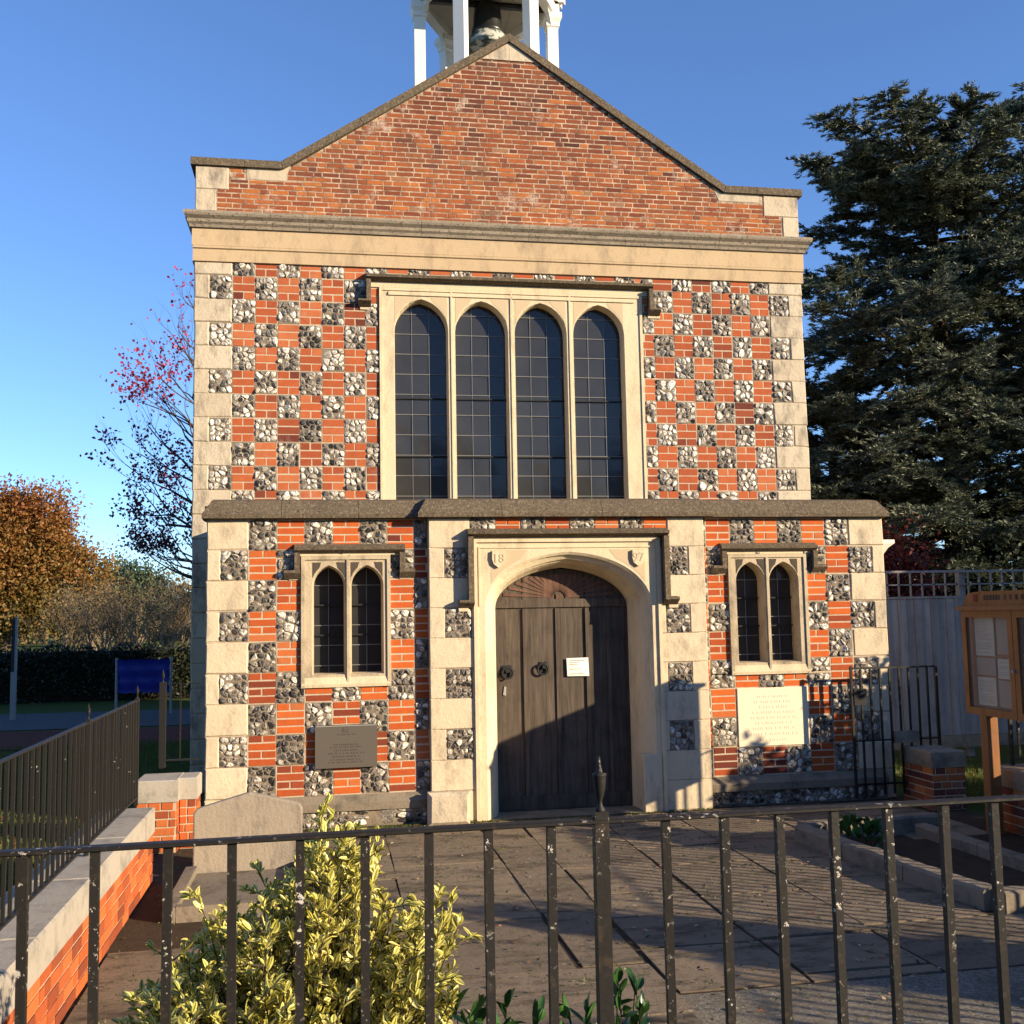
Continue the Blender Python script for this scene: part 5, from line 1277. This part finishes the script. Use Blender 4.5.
# right-hand side: board fence with trellis, red shrub, grass tufts
FN = thing('board_fence', (12.5, 2.5, 0), 'tall grey vertical board fence with trellis top at right', 'fence')
random.seed(121); m_ = MB(); x = 7.95
while x < 18: 
    w_ = .118; m_.box(x + .002, x + w_ - .002, 2.5 + random.choice((0, .012)), 2.525, .30, 2.13, random.random(), .002); x += w_
m_.box(7.95, 18, 2.527, 2.56, .6, .68); m_.box(7.95, 18, 2.527, 2.56, 1.8, 1.88); m_.build('boards', 'panel_wood', FN)
m_ = MB(); m_.box(7.95, 18, 2.48, 2.52, .14, .295, .5, 0); m_.build('gravel_board', 'kerb', FN)
m_ = MB(); m_.box(7.95, 18, 2.49, 2.53, 2.135, 2.165); m_.box(7.95, 18, 2.49, 2.53, 2.485, 2.515); m_.box(7.95, 18, 2.50, 2.52, 2.315, 2.333)
x = 8.05
while x < 18: m_.box(x, x + .02, 2.50, 2.518, 2.166, 2.484); x += .172
m_.build('trellis', 'panel_wood', FN)
for k, x in enumerate((8.0, 9.85, 11.7, 13.55, 15.4)): m_ = MB(); m_.box(x, x + .09, 2.56, 2.65, 0, 2.53); m_.build('post', 'panel_wood', FN)
leafy('red_shrub', (10.9, 5.6, 0), [(10.35, 5.6, 2.5, .95, .9, 1.05), (10.7, 5.6, 1.2, 1.2, .9, 1.0)], 12000, .08, 'shrubred', 'dark red shrub showing above the fence by the chapel corner', 'shrub', 122, (.08, 1.0), None, None, 6, 600)
leafy('fence_hedge', (14.5, 6.5, 0), [(13.5 + 1.6 * k, 6.6, 1.6, 1.4, 1.0, 1.7) for k in range(5)], 26000, .10, 'dkleaf', 'dense dark hedge filling the space behind the fence', 'hedge', 123, None, None, None, 0, 1200)
rg = np.random.default_rng(131)
def grass(x0, x1, y0, y1, n, h, tint=.5):
    P = np.stack([rg.uniform(x0, x1, n), rg.uniform(y0, y1, n), np.full(n, h * .4)], 1); D = rg.normal(size=(n, 3)) * .35 + np.array([0, 0, 1.0]); return P, D
gp = [grass(7.75, 9.6, -4.0, 2.4, 15000, .07), grass(-3.2, -.5, -2.0, 8.0, 26000, .06), grass(-9, -3.2, -1, 8, 14000, .07)]
P = np.concatenate([q[0] for q in gp]); D = np.concatenate([q[1] for q in gp]); n = len(P)
MT['grassblade'] = mk_leaf('grass_blades', [(0, (.06, .10, .02)), (.8, (.12, .17, .035)), (.97, (.22, .08, .03)), (1, (.25, .06, .03))], .6, .3)
_tag(leaf_mesh('grass', P, D, rg.uniform(.05, .11, n), rg.uniform(.006, .012, n), 'grassblade', None), 'short green grass with scattered fallen leaves', 'grass', kind='stuff')
# fallen leaves and grit on the paving
n = 900; P = np.stack([rg.uniform(1.3, 6.0, n), rg.uniform(-6.3, -.2, n), np.full(n, .014)], 1); D = rg.normal(size=(n, 3)) * np.array([1, 1, .1])
MT['litter'] = mk_leaf('fallen_leaf_litter', [(0, (.05, .035, .02)), (.6, (.25, .17, .08)), (.85, (.50, .42, .28)), (1, (.35, .06, .02))], .8, .1)
_tag(leaf_mesh('leaf_litter', P, D, rg.uniform(.015, .05, n), rg.uniform(.012, .03, n), 'litter', None, None, .15, np.tile([0, 0, 1.0], (n, 1)) + rg.normal(size=(n, 3)) * .2), 'small fallen leaves and grit scattered on the flagstones', 'leaf litter', kind='stuff')
n = 2600; jx = rg.choice([1.9, 2.55, 3.3, 4.0, 4.75, 5.3], n) + rg.normal(size=n) * .02; P = np.stack([rg.uniform(-.04, 5.3, n), rg.uniform(-6.3, -.2, n), np.full(n, .01)], 1); sel = rg.random(n) < .55; P[sel, 1] = -.13 - rg.random(sel.sum()) * .05; P[sel, 0] = rg.uniform(-.04, 5.2, sel.sum())
_tag(leaf_mesh('moss_and_weeds', P, rg.normal(size=(n, 3)) * np.array([1, 1, .6]) + np.array([0, 0, .6]), rg.uniform(.015, .05, n), rg.uniform(.006, .014, n), 'grassblade', None), 'small weeds and moss along the foot of the wall', 'weeds', kind='stuff')
# unseen evergreens placed beyond the right wall to shade fence, gate pier and paving
leafy('evergreen_hedge', (10.2, -2.8, 0), [(10.1, -1.2, 1.0, .9, .6, 1.3), (10.2, -2.0, 1.0, .9, .6, 1.3), (10.1, -2.9, .9, .9, .6, 1.15)], 26000, .10, 'dkleaf', 'unseen dark evergreen hedge placed right of the wall to shade the gate pier', 'hedge', 141, (.08, .8), None, None, 6)
leafy('conifer', (16.2, -.6, 0), [(16.2, -2.2, 2.6, 1.5, 1.05, 2.7), (16.3, -1.2, 2.6, 1.4, 1.0, 2.8), (16.4, .2, 3.0, 1.6, 1.3, 2.9)], 60000, .16, 'dkleaf', 'unseen broad dark conifer placed far right to shade the fence', 'tree', 142, (.2, 2.0), None, None, 6, 0, .8)
leafy('evergreen_bush', (8.7, -7.55, 0), [(8.7, -7.75, 1.15, .5, .42, 1.15), (8.9, -8.1, 1.0, .5, .4, 1.0)], 26000, .08, 'dkleaf', 'unseen rounded evergreen bush placed behind the right railing to shade the paving', 'bush', 143, (.06, .6), None, None, 6)
leafy('evergreen_bush', (8.6, -4.1, 0), [(8.6, -4.35, .85, .42, .26, .85)], 12000, .08, 'dkleaf', 'unseen small evergreen bush placed behind the railing to shade the paving', 'bush', 144, (.06, .5), None, None, 6)

# ------------------------------------------------------------------ across the street, behind the camera (mirrored in the window glass)
def house(x0, x1, y, h, ridge, label, wall='brick_wall'):
    t = thing('house', ((x0 + x1) / 2, y - 4, 0), label, 'house', 'houses across the street')
    m_ = MB(); m_.box(x0, x1, y - 8, y, 0, h); m_.build('wall', wall, t)
    m_ = MB(); m_.add([(x0 - .3, y + .4, h), (x1 + .3, y + .4, h), (x1 + .3, y - 8.4, h), (x0 - .3, y - 8.4, h), (x0 + 1, y - 4, ridge), (x1 - 1, y - 4, ridge)], [(0, 1, 5, 4), (2, 3, 4, 5), (1, 2, 5), (3, 0, 4), (3, 2, 1, 0)]); m_.build('roof', 'slate', t)
    n = int((x1 - x0) / 3)
    for k in range(n):
        for z_ in (1.0, 3.7):
            xc = x0 + (k + .5) * (x1 - x0) / n; m_ = MB(); m_.box(xc - .6, xc + .6, y, y + .05, z_, z_ + 1.4); w__ = m_.build('window', 'white_paint', t)
            m_ = MB(); m_.box(xc - .52, xc + .52, y + .05, y + .06, z_ + .08, z_ + 1.32); m_.build('glass', 'glass', w__)
    m_ = MB(); m_.box(x1 - 2.4, x1 - 1.5, y - 4.4, y - 3.6, ridge - .6, ridge + 1.0); m_.build('chimney', wall, t)
house(-34, -20, -27, 5.8, 9.0, 'brick house across the street, furthest left behind the viewer')
house(-18, -6, -26, 5.6, 8.8, 'plain brick house across the street behind the viewer')
house(-4, 8, -27, 5.9, 9.2, 'brick house with chimney directly across the street')
house(10, 21, -28, 5.6, 8.6, 'brick house across the street at the right')
g = MB(); g.add([(-60, -24, .0), (60, -24, .0), (60, -12.99, .0), (-60, -12.99, .0)], [(0, 1, 2, 3)]); _tag(g.build('street', 'asphalt'), kind='structure')
for k, (x_, y_) in enumerate(((-26, -19), (-15, -21), (-8.5, -17))):
    leafy('street_tree', (x_, y_, 0), [(x_, y_, 5.2, 2.8, 2.6, 3.4), (x_ + 1, y_, 7.4, 2, 2, 2)], 9000, .26, 'dkleaf', ('evergreen street tree furthest along the road to the left', 'evergreen street tree in front of the plain brick house', 'evergreen street tree nearest the railings across the road')[k], 'tree', 150 + k, (.25, 2.6), None, 'street trees', 6)
